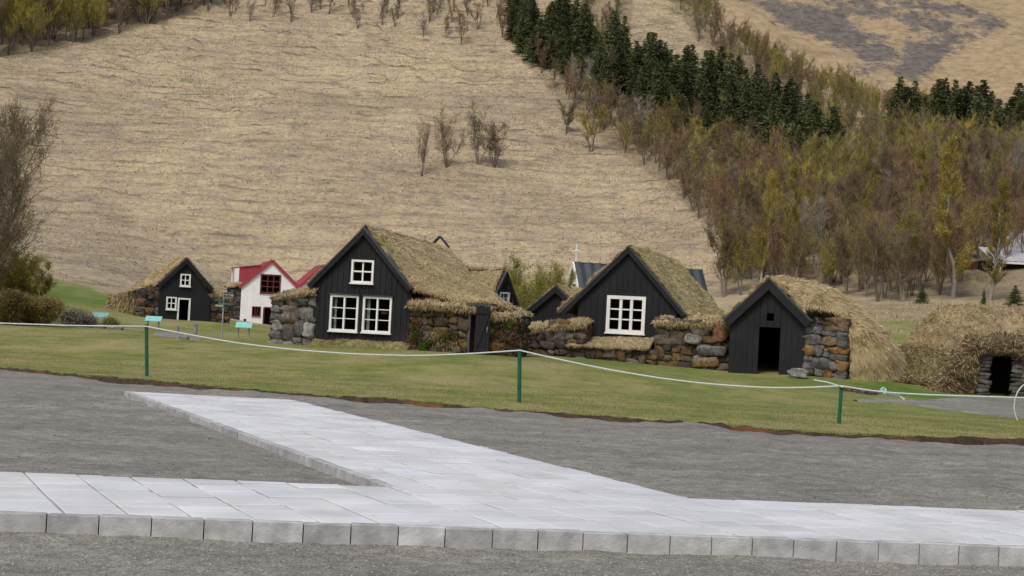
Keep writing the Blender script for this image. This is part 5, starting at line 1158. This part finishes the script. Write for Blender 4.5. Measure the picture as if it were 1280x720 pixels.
ZT2 = {'lower': 'in the dense wood right of the grassy hill', 'upper': 'on the ridge above the dark spruces', 'left': 'in the wood at the top left of the hill', 'crest': 'along the top edge of the grassy hill'}
spr = [t_ for t_ in trees if t_[0] == 'spruce']; bir = sorted([t_ for t_ in trees if t_[0] != 'spruce'], key=lambda t_: -t_[4]/t_[2])
spr.sort(key=lambda t_: -t_[4]/t_[2])
print('TREES', len(spr), len(bir))
for t_ in spr[:280]: plant(random.choice(H['spruce']), 'spruce_tree', t_[1:4], t_[4], ZONE[t_[5]][0], 'spruce', ZONE[t_[5]][1], wid=random.uniform(1.0, 1.5), tilt=.02)
for t_ in bir[:255]:
    kl = KINDL[t_[0]][0]; plant(random.choice(H[t_[0]]), 'birch_tree', t_[1:4], t_[4], kl+' '+ZT2[t_[5]], 'tree', kl+'s '+ZT2[t_[5]], wid=random.uniform(.62, 1.05)*(.66 if t_[5] == 'left' else 1), tilt=.05)
# the remaining far birches: one mass
Vs, Ts, Cs, n_ = [], [], [], 0; LOW = {}
CT = {'red': (.20, .122, .075), 'brown': (.18, .135, .085), 'olive': (.225, .19, .06), 'yellow': (.32, .265, .06), 'grey': (.2, .17, .14), 'shrub': (.15, .11, .07)}
for i in range(5):
    rng = np.random.default_rng(300+i); ln_, an_ = skeleton(6, 3, .25, 14, rng); tm = trunkmesh([l for l in ln_ if l[1][0] > .05], 4); V_, T_, _, _ = twigs(an_, 620, .8, .045, rng); tv = np.array(tm.v); tf = np.array(tm.f); tf = np.concatenate([tf[:, [0, 1, 2]], tf[:, [0, 2, 3]]])
    LOW[i] = (np.concatenate([tv, V_]), np.concatenate([tf, T_+len(tv)]), len(tv))
for t_ in bir[255:]:
    v, f, nt_ = LOW[random.randrange(5)]; a = random.uniform(0, 6.28); s_ = t_[4]/6; c_, si = math.cos(a)*s_*.85, math.sin(a)*s_*.85; vv = np.stack([v[:, 0]*c_-v[:, 1]*si+t_[1], v[:, 0]*si+v[:, 1]*c_+t_[2], v[:, 2]*s_+t_[3]], 1)
    c = np.tile(np.array(CT[t_[0]])*random.uniform(.75, 1.25), (len(v), 1)); c[:nt_] = (.13, .10, .08); Vs.append(vv); Ts.append(f+n_); Cs.append(c); n_ += len(v)
if Vs: tag(npmesh('birch_wood', np.concatenate(Vs), np.concatenate(Ts), M['wood_mass'], None, np.concatenate(Cs)), 'far brown birch wood covering the upper slopes and ridge', 'wood', kind='stuff')
# --- single trees one can point to
def at(kind, X, Y, hpx, lab, name='birch_tree', cat='tree', group=None, dmin=100, wid=1.0, idx=0):
    b_ = G(X, Y, dmin); h = hpx*b_[1]/F; return plant(H[kind][idx % len(H[kind])], name, b_, h, lab, cat, group, wid=wid)
at('thin', 527, 221, 72, 'thin grey bare tree on the open hillside, leftmost of the lone four', idx=0, wid=.6)
at('thin', 558, 212, 72, 'bushy bare tree second from left on the open hillside', idx=1, wid=1.0)
at('thin', 597, 210, 78, 'tall narrow bare tree third from left on the open hillside', idx=1, wid=.8)
at('thin', 618, 215, 58, 'broad olive-brown bush-like tree, rightmost of the lone four on the open hillside', idx=0, wid=1.6)
at('yellow', 739, 192, 60, 'yellow-green bushy tree at the left edge of the wood halfway up the slope', idx=0, wid=1.2)
at('olive', 707, 170, 46, 'small olive tree just left of the yellow bushy one at the wood edge', idx=1)
at('grey', 803, 185, 66, 'pale leafless tree in front of the spruce band, left of centre', idx=1, wid=.9)
at('grey', 722, 132, 62, 'pale bare tree at the wood edge before the spruces high up the slope', idx=0, wid=.8)
at('olive', 842, 200, 60, 'rounded olive-brown tree at the wood edge under the spruces', idx=2, wid=1.2)
at('grey', 1045, 220, 58, 'ghostly white bare tree below the right end of the spruce band', idx=1)
at('poplar', 950, 366, 146, 'tall yellow poplar, leftmost of the tall yellow ones in the wood', 'poplar_tree', idx=0)
at('poplar', 991, 366, 156, 'tall yellow poplar second from left in the wood', 'poplar_tree', idx=1)
at('poplar', 1193, 372, 190, 'tallest yellow-green poplar above the long turf mound', 'poplar_tree', idx=0, wid=1.3)
at('poplar', 1238, 376, 150, 'yellow poplar just left of the barn', 'poplar_tree', idx=1, wid=1.2)
at('poplar', 1147, 330, 140, 'yellow poplar in the wood left of the tallest one', 'poplar_tree', idx=1)
at('yellow', 1090, 270, 90, 'yellow-green tree in the middle of the wood', idx=1)
at('olive', 905, 374, 96, 'olive tree with bare stems at the lower left corner of the wood', idx=0)
at('yellow', 925, 372, 84, 'yellowish tree right beside the lower left corner of the wood', idx=0)
at('brown', 1098, 378, 96, 'dark bare tree with forked trunk behind the open shed', idx=2)
at('brown', 1130, 378, 90, 'bare brown tree above the small green meadow', idx=0)
at('yellow', 1035, 362, 60, 'yellow budding bush behind the open shed roof', idx=1, wid=1.4)
for X, Y, hp, w_, lab in [(1152, 381, 22, 1.8, 'tiny round spruce on the meadow edge, leftmost of the small ones'), (1229, 384, 20, 1.0, 'tiny narrow spruce behind the long turf mound'), (1268, 388, 30, 1.9, 'small broad spruce at the right edge behind the turf mound')]:
    at('spruce', X, Y, hp, lab, 'spruce_tree', 'spruce', 'small spruces on the meadow edge', dmin=80, wid=w_, idx=X)
# leafy tree behind the middle stone walls
t0 = mk_tree(3.4, 14, 1.1, 14, 5000, .42, .013, 407, 'bark', 'twigolive', leaf=24000, leafs=.032, leafm='leafgreen', crown=.15, thick=.6); b_ = W(655, 400, 84); b_[2] = terr1(b_[0], b_[1]); plant(t0, 'leafy_tree', b_, W(662, 314, 84)[2]-b_[2], 'spreading tree in fresh yellow-green leaf between the little turf house and the church', 'tree', None, wid=.98, rz=0)
# big bare willow at the left edge
t0 = mk_tree(8.5, 9, .75, 40, 18000, .65, .013, 402, 'twigdark', 'twigdark', leaf=7000, leafs=.028, leafm='twigolive', crown=.12, blen=.44, n1=8, thick=.6, fan=.85, upw=.1); b_ = W(-30, 400, 68); b_[2] = terr1(b_[0], b_[1]); plant(t0, 'willow_tree', b_, 9.2, 'large bare willow filling the left edge above the yellowish bushes', 'tree', None, rz=1.0, wid=.85)
def bush(X, Yb, d, h, w_, tw, lf, lab, n_=3500, seed=0, leafs=.03, wd=.014):
    t0 = mk_tree(h, 9, 1.1*w_, 10, n_, .35, wd, seed, 'twigdark', tw, leaf=n_*2, leafs=leafs*1.25, leafm=lf, crown=.1, blen=.5, thick=.4, fan=.7); b_ = W(X, Yb, d); b_[2] = terr1(b_[0], b_[1]); return plant(t0, 'bush', b_, h, lab, 'bush', None, rz=seed)
bush(48, 403, 66, 1.25, 1.0, 'twigbrown', 'twigolive', 'dense yellow-brown bush on the lawn under the willow', 9000, 411)
bush(12, 402, 65, 1.35, 1.0, 'twigbrown', 'twigolive', 'yellow-brown bush at the very left edge under the willow', 9000, 412)
bush(22, 385, 76, 2.6, .6, 'twigolive', 'twigyellow', 'tall yellow-green bush growing through the base of the willow', 7000, 413)
bush(-8, 385, 74, 2.8, .6, 'twigolive', 'twigyellow', 'tall yellowish bush cut off by the left edge of the picture', 6000, 414)
bush(92, 403, 68, .62, .9, 'twiggrey', 'twiggrey', 'low grey-white shrub right of the yellow-brown bush', 3500, 415)
bush(108, 405, 69, .42, .8, 'twigred', 'twiggrey', 'low pinkish twiggy shrub beside the leftmost teal board', 3000, 416)
bush(137, 407, 72, .22, .9, 'twiggrey', 'leafgreen', 'tiny grey-green shrub below the leftmost teal board', 1500, 417)

# ================================================================= far hill
us = np.arange(-300, 1500, 7.0); vs_ = np.concatenate([np.arange(330, 620, 1.3)]); U, D = np.meshgrid(us, vs_); Xg = U/F*D
Zg = 1.6+.095*330+(D-330)*.50+(Xg-60)*(.02)+7*fbm(Xg*.012, D*.012, seed=90)+1.2*fbm(Xg*.09, D*.09, seed=91)+.35*vn(Xg*.45, D*.45, seed=92)
px, py, _ = [a.reshape(Xg.shape) for a in proj(np.stack([Xg.ravel(), D.ravel(), Zg.ravel()], 1))]
def seg(px, py, x0_, y0_, x1_, y1_, w_):
    dx, dy = x1_-x0_, y1_-y0_; t_ = np.clip(((px-x0_)*dx+(py-y0_)*dy)/(dx*dx+dy*dy), 0, 1); return np.exp(-((px-x0_-t_*dx)**2+(py-y0_-t_*dy)**2)/w_**2)
scree = np.maximum.reduce([seg(px, py, 980, 5, 1090, 60, 38), seg(px, py, 1090, 10, 1200, 25, 34), seg(px, py, 1140, 80, 1230, 30, 26), seg(px, py, 1060, 40, 1080, 70, 22), .7*seg(px, py, 950, -20, 1250, -20, 30)])
tag(npmesh('far_hill', np.stack([Xg.ravel(), D.ravel(), Zg.ravel()], 1), grid_faces(*Xg.shape), M['farhill'], smooth=True, mask={'scree': (-.03+.27*scree).ravel()}), kind='structure')

# ================================================================= grass as stuff
def grassblades(x, y, z, ln, wd, lean, col, name, label, cat, mat=None):
    k = len(x); d_ = unit(np.stack([RNG.normal(0, lean, k), RNG.normal(-lean*.9, lean*.6, k), np.ones(k)], 1)); L_ = ln*(.5+RNG.random(k))[:, None]; b_ = np.stack([x, y, z-.01], 1); sd_ = unit(np.cross(d_, RNG.normal(0, 1, (k, 3))))*wd/2*(.6+.8*RNG.random((k, 1)))
    V_ = np.stack([b_-sd_, b_+sd_, b_+d_*L_], 1).reshape(-1, 3); T_ = np.arange(k*3).reshape(-1, 3); o = npmesh(name, V_, T_, M['turf'], None, np.repeat(col, 3, 0)); return tag(o, label, cat, kind='stuff')
k = 150000; uu = RNG.uniform(-720, 420, k); dd = 118+np.sqrt(RNG.random(k))*190; x, y = uu/F*dd, dd; hm = hillmask(x, y); z, ris, _ = terr(x, y, True); qx, qy, _ = proj(np.stack([x, y, z], 1)); ok = (hm > .4) & (RNG.random(k) < .35+.65*sst(-.3, .4, fbm(x*.35, y*.35, seed=95))) & (qy < 380); ok &= (ris < .25) | (RNG.random(k) < .15); x, y, z = x[ok], y[ok], z[ok]
g = fbm(x*.06, y*.06, seed=96); ris = ris[ok]; c = STRAW[RNG.integers(0, 5, len(x))]*(.60+.28*RNG.random(len(x)))[:, None]*(1+.12*g)[:, None]
dk = (ris > .3) & (RNG.random(len(x)) < .06); c[dk] = BROWNS[RNG.integers(0, 3, dk.sum())]*.9; gm = (fbm(x*.22, y*.22, seed=99) > .12) & ~dk; c[gm] = c[gm]*np.array([.80, .79, .80])
grassblades(x, y, z, .26, .10, 1.3, c, 'dry_hill_grass', 'dry straw-coloured grass covering the terraced hillside', 'grass')
k = 170000; uu = RNG.uniform(-700, 700, k); dd = 26+RNG.random(k)**1.3*44; x, y = uu/F*dd, dd; ok = y > np.interp(x, lip[:, 0], lip[:, 1])+.02; x, y = x[ok], y[ok]
# tufts hanging over the bare edge
xe = RNG.uniform(-13, 13, 9000); x = np.concatenate([x, xe]); y = np.concatenate([y, np.interp(xe, lip[:, 0], lip[:, 1])+np.abs(RNG.normal(0, .06, 9000))]); z = terr(x, y); z[-9000:] = np.maximum(z[-9000:], ZB-.02)
pz_ = fbm(x*.5, y*.5, seed=97); dry = RNG.random(len(x)) < .28+.5*pz_; c = np.where(dry[:, None], np.array([.46, .38, .20]), np.array([.225, .255, .07]))*(.75+.5*RNG.random(len(x)))[:, None]
# keep off the footpaths
qx, qy, _ = proj(np.stack([x, y, z], 1)); off = inpoly(qx, qy, [(1065, 500), (1160, 500), (1200, 497), (1300, 498), (1300, 526), (1230, 520), (1180, 514), (1120, 506)]) | inpoly(qx, qy, [(192, 415), (225, 418), (255, 420), (252, 426), (222, 424)])
x, y, z, c = x[~off], y[~off], z[~off], c[~off]
grassblades(x, y, z, .032, .014, .6, c, 'lawn_grass', 'short green and straw-coloured lawn grass in front of the houses', 'grass')
k = 26000; uu = RNG.uniform(150, 720, k); dd = 72+RNG.random(k)*60; x, y = uu/F*dd, dd; z = terr(x, y); c = STRAW[RNG.integers(0, 5, k)]*(.7+.4*RNG.random(k))[:, None]
ok = fbm(x*.3, y*.12, seed=98) > -.15+.35*(1-sst(85, 100, y)); grassblades(x[ok], y[ok], z[ok], .22, .05, .5, c[ok], 'dry_meadow_grass', 'tall dry grass on the meadow before the wood', 'grass')
print('OBJECTS', len(bpy.data.objects))
